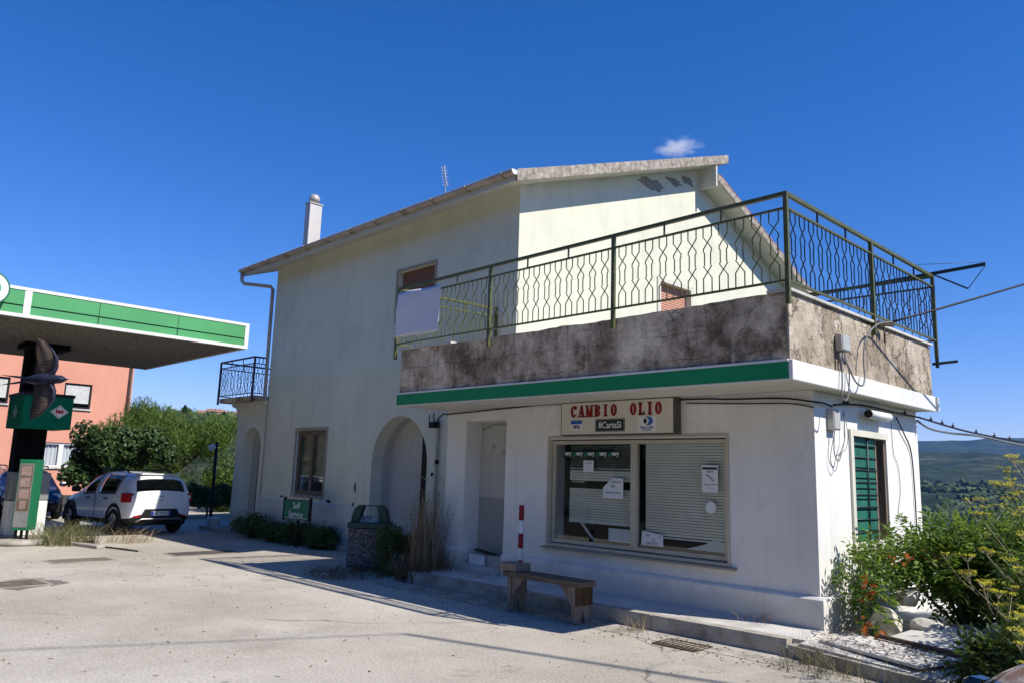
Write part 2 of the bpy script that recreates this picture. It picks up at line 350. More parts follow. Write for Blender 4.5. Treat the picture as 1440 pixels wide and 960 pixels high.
def leaf_mat(name, a, b, c=None, tl=.35, rough=.5):
    g = NG(name); ge = g.n('ShaderNodeNewGeometry'); c = c or b
    col = g.ramp(ge.outputs['Random Per Island'], (0, a), (.6, b), (1, c))
    g.fin(col, rough, .35); t = g.n('ShaderNodeBsdfTranslucent'); g.l(g.mix(.5, col, (.3, .42, .05)) if tl > .2 else col, t.inputs[0])
    mx = g.n('ShaderNodeMixShader'); mx.inputs[0].default_value = tl; g.l(g.b.outputs[0], mx.inputs[1]); g.l(t.outputs[0], mx.inputs[2]); g.l(mx.outputs[0], g.out.inputs[0]); return g.m
M['leaf_fig'] = leaf_mat('dark_broad_leaf', (.018, .04, .012), (.045, .085, .022), (.07, .12, .035), .22)
M['leaf_pine'] = leaf_mat('pine_needles', (.035, .07, .012), (.085, .15, .02), (.15, .22, .035), .25)
M['leaf_vine'] = leaf_mat('vine_leaf', (.03, .07, .010), (.10, .185, .02), (.25, .35, .045), .35)
M['leaf_fennel'] = leaf_mat('feathery_leaf', (.05, .10, .02), (.10, .17, .035), (.14, .21, .05), .3)
M['leaf_pot'] = leaf_mat('pot_plant_leaf', (.02, .045, .012), (.05, .09, .025), (.08, .13, .04), .25)
M['leaf_dry'] = leaf_mat('dry_leaf', (.10, .055, .025), (.20, .12, .06), (.30, .21, .12), .1, .9)
M['straw'] = leaf_mat('dry_straw', (.16, .115, .06), (.30, .23, .135), (.42, .35, .22), .1, .9)
M['grass'] = leaf_mat('rough_grass', (.07, .085, .03), (.15, .16, .06), (.26, .24, .11), .2, .8)
M['flower_yellow'] = leaf_mat('yellow_umbel', (.62, .56, .03), (.78, .70, .05), (.66, .68, .08), .15)
M['flower_orange'] = leaf_mat('orange_trumpet_flower', (.55, .09, .02), (.7, .16, .04), (.6, .2, .08), .3)
M['stem'] = plain('green_stem', (.16, .20, .07), .7, .3, var=.3)
M['stem_dry'] = plain('dry_stem', (.40, .34, .22), .9, .2, var=.3)
M['bark'] = wood_mat('bark', (.05, .038, .028), (.15, .12, .09), (6, 6, 1))
def terrain_mat():
    g = NG('scrubland')
    f = g.noise(.005, 10, .7); c = g.ramp(f, (.36, (.012, .024, .010)), (.47, (.026, .042, .018)), (.55, (.055, .065, .032)), (.66, (.11, .105, .06)))
    sp = g.ramp(g.noise(.035, 9, .75), (.44, 0.), (.56, 1.)); c = g.mix(g.math('MULTIPLY', sp, .8), c, (.010, .020, .008))
    return g.fin(c, .95, .1)
M['terrain'] = terrain_mat()
M['near_ground'] = plain('dry_soil', (.20, .165, .115), .95, .1, var=.4, sc=2, bump=.6)
def feather(name, c, tl=.0):
    g = NG(name); f = g.noise(3, 6, .6, (26, 3, 3)); col = g.mix(g.ramp(f, (.35, 0.), (.65, 1.)), tuple(x * .6 for x in c), c); g.fin(col, .6, .3)
    if tl:
        t = g.n('ShaderNodeBsdfTranslucent'); g.l(col, t.inputs[0]); mx = g.n('ShaderNodeMixShader'); mx.inputs[0].default_value = tl
        g.l(g.b.outputs[0], mx.inputs[1]); g.l(t.outputs[0], mx.inputs[2]); g.l(mx.outputs[0], g.out.inputs[0])
    return g.m
M['feather_body'] = feather('navy_plumage', (.02, .024, .05)); M['feather_wing'] = feather('brown_flight_feathers', (.27, .21, .175), .55); M['feather_throat'] = feather('russet_throat', (.16, .04, .02))
# ------------------------------------------------------------------ world, sun, camera, air
SUN = Vector((.88, .25, 1.0)).normalized()
W = bpy.data.worlds.new('World'); S.world = W; W.use_nodes = True
nt = W.node_tree; bg = nt.nodes['Background']; sky = nt.nodes.new('ShaderNodeTexSky'); sky.sky_type = 'NISHITA'
sky.sun_disc = False; sky.sun_elevation = math.asin(SUN.z); sky.sun_rotation = math.atan2(SUN.x, SUN.y)
sky.altitude = 500; sky.air_density = 1.0; sky.dust_density = .0; sky.ozone_density = 4.5
hs = nt.nodes.new('ShaderNodeHueSaturation'); hs.inputs['Saturation'].default_value = 1.31; hs.inputs['Value'].default_value = 1.0
nt.links.new(sky.outputs[0], hs.inputs['Color']); wb = nt.nodes.new('ShaderNodeMix'); wb.data_type = 'RGBA'; wb.blend_type = 'MULTIPLY'; wb.inputs[0].default_value = 1; wb.inputs[7].default_value = (1.22, 1.05, 1.36, 1); nt.links.new(hs.outputs[0], wb.inputs[6]); nt.links.new(wb.outputs[2], bg.inputs[0]); bg.inputs[1].default_value = .095
sl = bpy.data.lights.new('sun', 'SUN'); sl.energy = 5.0; sl.angle = R(.5); sl.color = (1, .94, .84)
so = bpy.data.objects.new('sun', sl); COL.objects.link(so); so.rotation_euler = (-SUN).to_track_quat('-Z', 'Y').to_euler(); so.location = (20, 10, 30)
YAW, PITCH, ROLL, F_PX, CAM_H = .805515, .169164, .0317305, 1089.283, 1.75
fw = Vector((-math.sin(YAW) * math.cos(PITCH), math.cos(YAW) * math.cos(PITCH), math.sin(PITCH))); rt = Vector((math.cos(YAW), math.sin(YAW), 0)); up = rt.cross(fw)
rr = math.cos(ROLL) * rt + math.sin(ROLL) * up; uu = -math.sin(ROLL) * rt + math.cos(ROLL) * up
cd = bpy.data.cameras.new('camera'); cam = bpy.data.objects.new('camera', cd); COL.objects.link(cam)
cam.matrix_world = Matrix(((rr.x, uu.x, -fw.x, 0), (rr.y, uu.y, -fw.y, 0), (rr.z, uu.z, -fw.z, CAM_H), (0, 0, 0, 1)))
cd.sensor_width = 36; cd.lens = F_PX / 1440 * 36; cd.clip_end = 30000; cd.clip_start = .05; S.camera = cam
S.view_settings.view_transform = 'Standard'; S.view_settings.look = 'None'; S.view_settings.exposure = 0.31; S.view_settings.gamma = 1
S.render.engine = 'CYCLES'; S.cycles.max_bounces = 7; S.cycles.transparent_max_bounces = 12; S.cycles.volume_bounces = 3; S.cycles.volume_step_rate = 2
M['niche'] = plaster('shade_toned_niche_plaster', (.56, .55, .51), amt=.5)  # greyer plaster, also darkened to put the recess shade into the colour
#@@PART2
M['rail_navy'] = plain('dark_navy_bars', (.012, .022, .04), .5, .4)  # darker navy tone for balusters of the right-hand terrace run
# ------------------------------------------------------------------ ground and terrain
def smooth(a, b, x): t = np.clip((x - a) / (b - a), 0, 1); return t * t * (3 - 2 * t)
def vnoise(x, y, seed):
    rs = np.random.default_rng(seed); T = rs.random((64, 64)); xi = np.floor(x).astype(int); yi = np.floor(y).astype(int); fx = x - xi; fy = y - yi
    fx = fx * fx * (3 - 2 * fx); fy = fy * fy * (3 - 2 * fy); g = lambda a, b: T[a % 64, b % 64]
    return (g(xi, yi) * (1 - fx) + g(xi + 1, yi) * fx) * (1 - fy) + (g(xi, yi + 1) * (1 - fx) + g(xi + 1, yi + 1) * fx) * fy
def fbm(x, y, seed, o=5): return sum(vnoise(x * 2 ** i, y * 2 ** i, seed + i) * .5 ** i for i in range(o)) / 2 - .5
def height(x, y):
    r = np.hypot(x, y); az = np.degrees(np.arctan2(-x, y)); az = np.where(az < -150, az + 360, az)
    # the valley to the north
    v = np.interp(r, [0, 19, 30, 120, 300, 420, 900, 1400, 1700], [0, 0, -3, -16, -52, -55, -34, 2, 8])
    h2 = np.interp(r, [1400, 1700, 2100, 2600, 3100, 4000], [0, 5, 45, 92, 40, 0])
    h3 = np.interp(r, [3400, 5000, 6200, 7000], [0, 160, 350, 250])
    north = v + np.where(r > 1400, h2 * (1 + 1.0 * fbm(x / 900, y / 900, 3)), 0) + np.where(r > 3400, h3 * (1 + .5 * fbm(x / 1500, y / 1500, 9)), 0)
    north = north + smooth(300, 700, r) * (fbm(x / 220, y / 220, 5) * 42 + fbm(x / 60, y / 60, 15, 3) * 9)
    west = np.interp(r, [0, 58, 120, 480, 620, 7000], [0, 0, 3, 25.5, 21, -40]) + smooth(150, 400, r) * fbm(x / 90, y / 90, 7) * 5
    w = smooth(46, 58, az) * (1 - smooth(150, 170, az)); south = np.interp(r, [0, 60, 7000], [0, 0, -60])
    nn = smooth(-100, -60, az)
    return np.where(az > 45, north * (1 - w) + west * w, north * nn + south * (1 - nn)) - .03
def make_terrain():
    rs = np.concatenate([[0.5], np.linspace(4, 60, 29), np.geomspace(66, 7000, 120)]); az = np.concatenate([np.linspace(-180, -4, 45), np.linspace(-2, 80, 165), np.linspace(82, 180, 34)])
    A, Rr = np.meshgrid(np.radians(az), rs); X = -np.sin(A) * Rr; Y = np.cos(A) * Rr; Z = height(X, Y)
    V = np.stack([X, Y, Z], -1).reshape(-1, 3); n = len(az); i, j = np.meshgrid(np.arange(len(rs) - 1), np.arange(n - 1), indexing='ij')
    Fq = np.stack([i * n + j, i * n + j + 1, (i + 1) * n + j + 1, (i + 1) * n + j], -1).reshape(-1, 4)
    return tag(raw_mesh('terrain', V, Fq, M['terrain'], smooth=True), kind='structure')
make_terrain()
b = MB()   # the forecourt sheet
b.add([(-34, -.6, 0), (12, -.6, 0), (12, 12.2, 0), (-2, 12.2, 0), (-34, 13.5, 0)], [(0, 1, 2, 3, 4)])
tag(b.build('forecourt', M['forecourt'], origin=(0, 0, 0)), kind='structure')
b = MB(); b.add([(-90, -30, -.012), (30, -30, -.012), (30, -.5, -.012), (-33.9, -.5, -.012), (-33.9, 16, -.012), (-90, 16, -.012)], [(0, 1, 2, 3, 4, 5)])
tag(b.build('road', plain('worn_asphalt', (.055, .055, .055), .95, .15, var=.25, sc=2), origin=(0, 0, 0)), kind='structure')  # stretch behind the viewpoint is unseen, added dark to cut ground bounce
# pavement in front of the shop: sloping screed behind a kerb
def ky(x): return 7.76 + (x + 9.4) * .02
KX0, KX1 = -10.3, -4.0
b = MB(); b.add([(KX0, ky(KX0) + .14, .165), (-3.85, ky(-3.85) + .14, .165), (-3.85, 9.2, .262), (KX0, 9.2, .262), (KX0, ky(KX0) + .14, 0), (-3.85, ky(-3.85) + .14, 0), (-3.85, 9.2, 0), (KX0, 9.2, 0)], [(0, 1, 2, 3), (4, 5, 1, 0), (1, 5, 6, 2), (0, 3, 7, 4)])
tag(b.build('pavement', M['pave'], origin=(0, 0, 0)), kind='structure')
b = MB(); b.add([(-3.85, 7.86, .158), (-1.9, 7.5, .10), (-1.2, 9.6, .10), (-3.85, 12, .25), (-3.85, 7.86, 0), (-1.9, 7.5, 0), (-1.2, 9.6, 0)], [(0, 1, 2, 3), (4, 5, 1, 0), (5, 6, 2, 1)])
tag(b.build('side_pavement', M['pave'], origin=(0, 0, 0)), kind='structure')
b = MB(); xs = [KX0, -8.2, -6.9, -5.66, -3.99]
for a, c in zip(xs, xs[1:]):
    b.add([(a + .006, ky(a), 0), (c - .006, ky(c), 0), (c - .006, ky(c) + .138, 0), (a + .006, ky(a) + .138, 0), (a + .006, ky(a) + .012, .172), (c - .006, ky(c) + .012, .172), (c - .006, ky(c) + .138, .176), (a + .006, ky(a) + .138, .176)], [(0, 3, 2, 1), (4, 5, 6, 7), (0, 1, 5, 4), (1, 2, 6, 5), (2, 3, 7, 6), (3, 0, 4, 7)])
p0 = Vector((-3.97, 7.85, 0)); p1 = Vector((-1.9, 7.38, 0)); dn = Vector((.18, .79, 0)).normalized() * .13
b.add([p0, p1, p1 + dn, p0 + dn, p0 + Vector((0, 0, .125)), p1 + Vector((0, 0, .105)), p1 + dn + Vector((0, 0, .11)), p0 + dn + Vector((0, 0, .13))], [(0, 3, 2, 1), (4, 5, 6, 7), (0, 1, 5, 4), (1, 2, 6, 5), (2, 3, 7, 6), (3, 0, 4, 7)])
tag(b.build('kerb', M['kerb'], origin=(0, 0, 0)), kind='structure')
# gutter seam along the kerb, cement apron
b = MB(); b.add([(-10.6, 7.2, .004), (-3.8, 7.42, .004), (-3.7, 7.80, .004), (-10.6, 7.72, .004)], [(0, 1, 2, 3)])
tag(b.build('gutter_apron', M['kerb'], origin=(0, 0, 0)), kind='structure')
# house foot apron
b = MB(); b.box(-21.6, -20.0, 9.05, 9.66, 0, .1); tag(b.build('house_step', M['kerb'], origin=(0, 0, 0)), kind='structure')
# ------------------------------------------------------------------ the house
YH = 9.65; XG = -9.95; XL = -19.39; XLL = -21.05
def arch(x0, x1, zb, ztop, n=18):
    r = (x1 - x0) / 2; c = (x0 + x1) / 2; zs = ztop - r
    return [(x0, zb)] + [(c - r * math.cos(math.pi * k / n), zs + r * math.sin(math.pi * k / n)) for k in range(n + 1)] + [(x1, zb)]
def rect(a, b_, c, d): return [(a, c), (a, d), (b_, d), (b_, c)]
house = thing('two_storey_house', 'pale yellow two-storey house with arched doorways and a low-pitched overhanging roof', 'house', (-15, 15, 0))
bigarch = arch(-14.32, -12.38, .42, 2.88); smallarch = arch(-20.62, -19.58, .2, 2.78)
winG = (-17.66, -16.25, 1.1, 2.65); winU = (-13.71, -12.40, 4.9, 6.03)
zt = lambda y: 7.08 + .357 * (y - 9.05)          # top of front roof slope
zr = lambda y: 9.05 - .414 * (y - 15.75)         # top of rear roof slope
b = MB(); b.panel('y', YH, .3, [(XLL, 0), (XLL, 3.3), (XL, 3.3), (XL, zt(YH) - .12), (XG, zt(YH) - .12), (XG, 0)], [bigarch, smallarch, rect(*winG), rect(*winU)])
b.build('front_wall', M['house_wall'], house)
winS = (14.12, 15.32, 4.9, 6.12)
b = MB(); b.panel('x', XG, -.3, [(YH + .302, 0), (YH + .302, zt(YH + .302) - .2), (15.75, zt(15.75) - .2), (15.75, zr(15.75) - .15), (21.4, zr(21.4) - .15), (21.4, 0)], [rect(*winS)])
b.build('gable_wall', M['house_wall'], house)
b = MB(); b.panel('x', XL, .3, [(YH + .302, 3.0), (YH + .302, zt(YH + .302) - .2), (15.75, zt(15.75) - .2), (15.75, zr(15.75) - .15), (21.4, zr(21.4) - .15), (21.4, 3.0)])
b.panel('x', XLL, .3, rect(YH + .302, 21.4, 0, 3.3)); b.box(XLL, XG, 21.4, 21.7, 0, zr(21.6) - .2)
b.build('rear_wall', M['house_wall'], house)
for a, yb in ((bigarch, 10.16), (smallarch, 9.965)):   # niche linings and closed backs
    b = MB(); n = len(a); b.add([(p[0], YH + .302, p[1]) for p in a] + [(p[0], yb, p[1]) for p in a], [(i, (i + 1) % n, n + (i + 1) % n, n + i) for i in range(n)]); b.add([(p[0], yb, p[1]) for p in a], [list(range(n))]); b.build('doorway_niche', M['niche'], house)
b = MB(); b.box(-13.14, -12.90, 10.10, 10.158, .42, 2.6); b.box(-12.84, -12.74, 10.09, 10.158, .42, 2.5); d = b.build('door', M['black'], house)
MB().box(-12.895, -12.845, 10.08, 10.14, .42, 2.55).build('door_edge', M['galv'], d)
MB().box(-20.26, -19.62, 9.955, 9.964, .2, 2.5).build('door', plain('grey_brown_door', (.12, .11, .10), .6, .3), house)
MB().box(-14.3, -12.4, 9.66, 10.14, .30, .424).build('threshold', M['kerb'], house)
b = MB(); b.box(-19.36, -14.36, YH - .035, YH - .002, 0, .93); b.prism([(YH - .035, .93), (YH - .002, .93), (YH - .002, .955)], 'x', -19.36, -14.36); b.box(-12.34, -10.42, YH - .035, YH - .002, 0, .93)
b.build('plinth', plaster('grey_plinth', (.66, .67, .61), amt=.4, flecks=.6), house)
b = MB(); b.box(-20.9, -14.6, 9.35, 9.61, 0, .11); b.build('footing', M['kerb'], house)
# roof
def slope_slab(b, y0, y1, zf, th, x0, x1): b.prism([(y0, zf(y0)), (y1, zf(y1)), (y1, zf(y1) - th), (y0, zf(y0) - th)], 'x', x0, x1)
RX0, RX1 = -20.2, -9.45
b = MB(); slope_slab(b, 9.05, 16.25, zt, .2, RX0, RX1 - .012); roof = b.build('roof', M['soffit'], house)
b = MB(); slope_slab(b, 9.05, 16.25, lambda y: zt(y) + .012, .218, RX1 - .012, RX1 + .03); slope_slab(b, 16.25, 16.29, zt, .2, RX0, RX1); b.build('roof_edge', M['rake'], roof)
b = MB(); slope_slab(b, 15.75, 22.2, zr, .15, RX0, RX1 - .012); b.box(RX0, RX1, 15.72, 15.78, 8.72, zt(15.75) - .19)
roof2 = b.build('roof', M['soffit'], house)
b = MB(); slope_slab(b, 15.79, 22.2, lambda y: zr(y) + .01, .17, RX1 - .012, RX1 + .02); b.build('roof_edge', M['rake'], roof2)
def tiles(name, y0, y1, zf, parent, x0, x1, off):
    nx = int((x1 - x0) / .06); ny = int((y1 - y0) / .35); xs = np.linspace(x0, x1, nx + 1); V = []; 
    ys = []
    for k in range(ny): ys += [y0 + k * .35, y0 + k * .35 + .345]
    for k, y in enumerate(ys):
        for i, x in enumerate(xs): V.append((x, y, zf(y) + off + .035 * math.sin(2 * math.pi * x / .22) + (.03 if k % 2 == 0 else 0)))
    n = nx + 1; Fq = [(k * n + i, k * n + i + 1, (k + 1) * n + i + 1, (k + 1) * n + i) for k in range(len(ys) - 1) for i in range(nx)]
    return raw_mesh(name, V, Fq, M['tile'], parent, smooth=False)
tiles('tile_covering', 9.0, 16.2, lambda y: zt(y) - .04, roof, RX0 + .02, RX1 - .06, .03); tiles('tile_covering', 15.85, 22.1, lambda y: zr(y), roof2, RX0 + .02, RX1 - .02, .05)
b = MB()
for k in range(17):   # edge tiles along the rear rake
    y = 15.9 + k * .36; b.tube([(RX1 - .06, y, zr(y) + .035), (RX1 - .06, y + .4, zr(y + .4) + .05)], .075, 8)
b.build('rake_tiles', M['tile'], roof2)
# gutter, brackets, downpipe
b = MB(); gy, gz = 8.99, 7.0; n = 8
vs = []; 
for x in (RX0 - .08, RX1 + .02):
    for k in range(n + 1): t = math.pi * (1 + k / n); vs.append((x, gy + .075 * math.cos(t), gz + .06 + .085 * math.sin(t)))
    for k in range(n + 1): t = math.pi * (2 - k / n); vs.append((x, gy + .068 * math.cos(t), gz + .06 + .078 * math.sin(t)))
m = 2 * (n + 1); b.add(vs, [(i, (i + 1) % m, m + (i + 1) % m, m + i) for i in range(m)], True)
gut = b.build('gutter', M['gutter'], house)
for xe in (RX1 + .02, RX0 - .09):
    b = MB(); b.prism([(gy + .078 * math.cos(math.pi * (1 + k / 10)), gz + .06 + .09 * math.sin(math.pi * (1 + k / 10))) for k in range(11)], 'x', xe, xe + .01); b.build('end_cap', M['white_paint'], gut)
for k in range(11):
    x = RX0 + .5 + k * 1.0; b = MB(); b.tube([(x, gy + .09 * math.cos(math.pi * (1 + i / 8)), gz + .06 + .10 * math.sin(math.pi * (1 + i / 8))) for i in range(9)] + [(x, gy + .12, gz + .12)], .013, 5)
    if k in (2, 5, 7): b.tube([(x + .12, gy + .08 * math.cos(math.pi * (1 + i / 8)), gz + .06 + .09 * math.sin(math.pi * (1 + i / 8))) for i in range(9)], .016, 5)
    b.build('gutter_bracket', M['pipe'], gut)
b = MB(); px = XL - .06
b.tube([(RX0 + .02, gy, gz - .02), (RX0 + .02, gy + .01, gz - .25), (RX0 + .06, gy + .06, gz - .33), (px - .06, YH - .12, gz - .42), (px, YH - .08, gz - .5), (px, YH - .06, 3.75), (px + .02, YH - .06, 3.62), (px + .1, YH - .07, 3.5), (px + .16, YH - .06, 3.45)], .048, 10)
b.tube([(px + .15, YH - .035, 3.4), (px + .15, YH - .035, .95)], .012, 6)
b.build('downpipe', M['gutter'], house)
# chimney
cx, cy = -20.42, 10.86; b = MB(); b.box(cx, cx + .28, cy, cy + .40, zt(cy) - .25, 9.50, bev=.01); ch = b.build('chimney', plaster('chimney_render', (.62, .60, .57), amt=.5, crack=False), house)
b = MB(); b.box(cx - .025, cx + .305, cy - .025, cy + .425, 9.50, 9.535); b.lathe([(.11, 9.535), (.11, 9.60), (.145, 9.60), (.16, 9.67), (.155, 9.74), (.12, 9.80), (.06, 9.83), (0, 9.835)], (cx + .14, cy + .2, 0), 20); b.build('chimney_cowl', M['galv'], ch)
# antenna
b = MB(); ax, ay = -16.5, 13.0; b.tube([(ax + .15, ay, zt(ay) - .1), (ax + .02, ay, 10.0), (ax - .05, ay, 10.35)], .014, 6)
for k in range(7):
    z = 9.72 + k * .09; b.bar((ax + .02 - .02 * k, ay - .09, z), (ax + .10 - .02 * k, ay + .09, z + .02), .008)
b.bar((ax + .15, ay, 9.68), (ax - .16, ay, 10.32), .014); b.build('aerial', M['galv'], house)
# windows
def casement(parent, x0, x1, z0, z1, y, mat, fw=.07, mull=True, pane=True, name='window'):
    b = MB(); b.box(x0, x1, y, y + .06, z0, z0 + fw); b.box(x0, x1, y, y + .06, z1 - fw, z1); b.box(x0, x0 + fw, y, y + .06, z0 + fw, z1 - fw); b.box(x1 - fw, x1, y, y + .06, z0 + fw, z1 - fw)
    if mull: c = (x0 + x1) / 2; b.box(c - .05, c + .05, y - .004, y + .056, z0 + fw, z1 - fw)
    f = b.build(name, mat, parent)
    if pane: MB().box(x0 + fw, x1 - fw, y + .025, y + .031, z0 + fw, z1 - fw).build('pane', M['glass'], f)
    return f
w = casement(house, winG[0] + .002, winG[1] - .002, winG[2] + .002, winG[3] - .002, YH + .05, M['frame_brown'], .11)
b = MB(); b.box(winG[0] + .1, winG[1] - .1, YH + .16, YH + .17, 1.55, 2.56); b.build('curtain', plain('thin_curtain', (.42, .34, .24), .9, .1), w)
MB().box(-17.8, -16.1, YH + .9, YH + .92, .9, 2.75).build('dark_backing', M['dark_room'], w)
b = MB(); b.panel('y', YH - .02, .0185, [(winG[0] - .06, winG[2] - .06), (winG[0] - .06, winG[3] + .06), (winG[1] + .06, winG[3] + .06), (winG[1] + .06, winG[2] - .06)], [rect(*winG)]); b.build('surround', M['jamb_grey'], w)
# upper windows with roller shutters half lowered
b = MB(); b.box(winU[0] + .05, winU[1] - .05, YH + .1, YH + .12, 5.52, 6.03); ws = casement(house, winU[0] + .002, winU[1] - .002, winU[2] + .002, winU[3] - .002, YH + .16, M['frame_brown'], .06)
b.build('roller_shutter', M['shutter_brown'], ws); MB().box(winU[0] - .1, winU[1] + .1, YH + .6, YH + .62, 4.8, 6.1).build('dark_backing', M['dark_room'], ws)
b = MB(); b.panel('y', YH - .025, .023, [(winU[0] - .05, winU[2]), (winU[0] - .05, winU[3] + .05), (winU[1] + .05, winU[3] + .05), (winU[1] + .05, winU[2])], [rect(winU[0], winU[1], winU[2] + .01, winU[3])]); b.build('surround', M['jamb_grey'], ws)
b = MB(); b.box(XG - .14, XG - .12, winS[0] + .03, winS[1] - .03, winS[2], winS[3]); ws = b.build('window', M['shutter_pink'], house)
b = MB(); b.box(XG - .2, XG - .15, winS[0], winS[1], winS[2], winS[3]); b.build('frame', M['frame_brown'], ws)
b = MB(); b.box(XG + .002, XG + .03, winS[0] - .12, winS[0] - .002, winS[2], winS[3] + .1); b.box(XG + .002, XG + .03, winS[1] + .002, winS[1] + .12, winS[2], winS[3] + .1); b.box(XG + .002, XG + .03, winS[0], winS[1], winS[3] + .002, winS[3] + .1); b.build('surround', M['trim'], ws)
# flaked plaster patch under the gable eave
g_ = NG('bare_render'); c_ = g_.ramp(g_.noise(9, 6), (.3, (.22, .2, .17)), (.7, (.38, .35, .31))); g_.fin(c_, .95, .1)
def patch(poly_c, rad, n=16, seed=0):
    rs = random.Random(seed); return [(poly_c[0] + rad[0] * math.cos(2 * math.pi * k / n) * rs.uniform(.55, 1.1), poly_c[1] + rad[1] * math.sin(2 * math.pi * k / n) * rs.uniform(.5, 1.15)) for k in range(n)]
b = MB()
for c, r_, sd in (((13.8, 8.32), (.58, .18), 1), ((14.7, 8.64), (.36, .11), 2), ((15.25, 8.83), (.30, .13), 3)):
    b.prism(patch(c, r_, 16, sd), 'x', XG + .001, XG + .004)
b.build('flaked_plaster', g_.m, house)
# left terrace slab, cornice
b = MB(); b.box(-21.62, -19.46, 9.3, 13.5, 3.47, 3.60, bev=.02); b.build('balcony_slab', M['parapet_dark'], house)
b = MB(); b.prism([(-21.02, 3.08), (-21.06, 3.08), (-21.28, 3.36), (-21.42, 3.36), (-21.42, 3.468), (-21.02, 3.468)], 'y', 9.655, 13); b.box(-21.0, -19.41, YH + .002, 13, 3.3, 3.468); b.box(-21.3, -19.3, YH - .1, YH + .0, 3.38, 3.466); b.build('cornice', M['house_wall'], house)
# ------------------------------------------------------------------ railings
def baluster_pair(b, P, s0, pitch, zb, ztp, r=.0075):
    """P(s, z) -> point. A pair of bars bent towards each other twice, as hexagon links."""
    h = ztp - zb; a = pitch * .27; q = pitch * .5
    seq = [(0, -1), (.22, -1), (.31, -.02), (.40, -.95), (.415, -.72), (.60, -.72), (.615, -.95), (.66, -.95), (.75, -.02), (.84, -1), (1, -1)]
    for sg in (-1, 1):
        b.tube([P(s0 + q - sg * t * a, zb + u * h) for u, t in seq], r, 4, False, False)
def railing(name, label, runs, z0, zsub, ztop, mat, group=None, zpost=None, pair=.21, plain_bars=None):
    x0, y0 = runs[0][0]; root = thing(name, label, 'railing', (x0, y0, z0), group=group)
    for (A, B, nb) in runs:
        A = Vector((*A, 0)); B = Vector((*B, 0)); d = (B - A); L = d.length; d.normalize()
        P = lambda s, z: A + d * s + Vector((0, 0, z))
        b = MB(); b.bar(P(-.02, ztop), P(L + .02, ztop), .042, .042); b.build('handrail', mat, root)
        b = MB(); b.bar(P(0, zsub), P(L, zsub), .03, .022); b.bar(P(0, z0), P(L, z0), .03, .022); b.build('cross_rail', mat, root)
        bl = L / nb
        for k in range(nb):
            b = MB(); m = max(2, round((bl - .08) / pair)); pt = (bl - .08) / m
            for i in range(m): baluster_pair(b, P, k * bl + .04 + i * pt, pt, z0, zsub)
            for q in (1 / 3, 2 / 3): b.bar(P(k * bl + q * bl, zsub), P(k * bl + q * bl, ztop), .018)
            b.build('baluster_panel', M['rail_navy'] if (name == 'terrace_railing' and A.x > -4 and B.x > -4) else mat, root)
        for k in range(nb + 1):
            if k == 0 and A.to_tuple(2) in railing.done: continue
            b = MB(); b.bar(P(k * bl, (zpost or z0) - .0), P(k * bl, ztop), .045); b.build('post', mat, root)
            railing.done.add(P(k * bl, 0).to_tuple(2))
    return root
railing.done = set()
ZP = 3.73      # parapet top
rail = railing('terrace_railing', 'olive green wrought-iron railing with hexagon link bars round the flat terrace roof', [((-10.62, 7.50), (-3.68, 7.50), 3), ((-3.68, 7.50), (-3.68, 12.0), 2), ((-3.68, 12.0), (-9.9, 12.0), 3), ((-10.62, 7.50), (-10.45, 9.6), 1)], 3.83, 4.62, 4.78, M['rail_green'], zpost=3.58)
brail = railing('balcony_railing', 'small dark blue iron railing round the balcony at the far left end of the house', [((-21.6, 9.26), (-19.5, 9.26), 1), ((-19.5, 9.26), (-19.5, 9.6), 1), ((-21.6, 9.26), (-21.6, 13.3), 2), ((-21.6, 13.3), (-19.5, 13.3), 1)], 3.66, 4.45, 4.62, M['rail_blue'], zpost=3.42)
# ------------------------------------------------------------------ the shop annex
YS = 8.54; XR = -3.93; YB = 11.78; XS0 = -10.42; ZS = 2.8
YT = 7.55; XT = -3.72; XT0 = -10.53
shop = thing('shop_annex', 'white flat-roofed shop annex with a green fascia band and a stained concrete parapet', 'shop', (-7, 9.5, 0))
wS = (-8.0, -5.04, .78, 2.28); dS = (-9.92, -8.95, .30, 2.6)
b = MB(); b.panel('y', YS, .34, [(XS0, 0), (XS0, ZS - .002), (XR, ZS - .002), (XR, 0)], [rect(*wS), rect(*dS)]); b.build('front_wall', M['shop_wall'], shop)
sS = (9.53, 10.62, 1.07, 2.34)
b = MB(); b.panel('x', XR, -.36, [(YS + .342, 0), (YS + .342, ZS - .002), (YB, ZS - .002), (YB, 0)], [rect(*sS)]); b.panel('x', XS0, .3, rect(YS + .342, YH - .04, 0, ZS - .002)); b.panel('y', YB, -.25, rect(XG, XR - .362, 0, ZS - .002)); b.build('side_wall', M['shop_wall'], shop)
b = MB(); 
b.prism([(YS - .06, 0), (YS - .06, .51), (YS - .03, .535), (YS - .002, .54), (YS - .002, 0)], 'x', dS[1] + .02, XR + .062); b.prism([(YS - .06, 0), (YS - .06, .51), (YS - .03, .535), (YS - .002, .54), (YS - .002, 0)], 'x', XS0 - .03, dS[0] - .02)
b.prism([(XR + .002, 0), (XR + .06, 0), (XR + .06, .51), (XR + .03, .535), (XR + .002, .54)], 'y', YS + .0, YB); b.build('plinth', M['shop_wall'], shop)
b = MB(); b.box(dS[0] - .06, dS[1] + .01, YS - .10, YS + .34, .2, .296, bev=.012); b.build('doorstep', M['pave'], shop)
g_ = plaster('grubby_door_panel', (.53, .54, .50), amt=.6)
b = MB(); b.box(dS[0] - .02, dS[1] + .02, YS + .342, YS + .38, .28, 2.64); dp = b.build('door_panel', g_, shop)
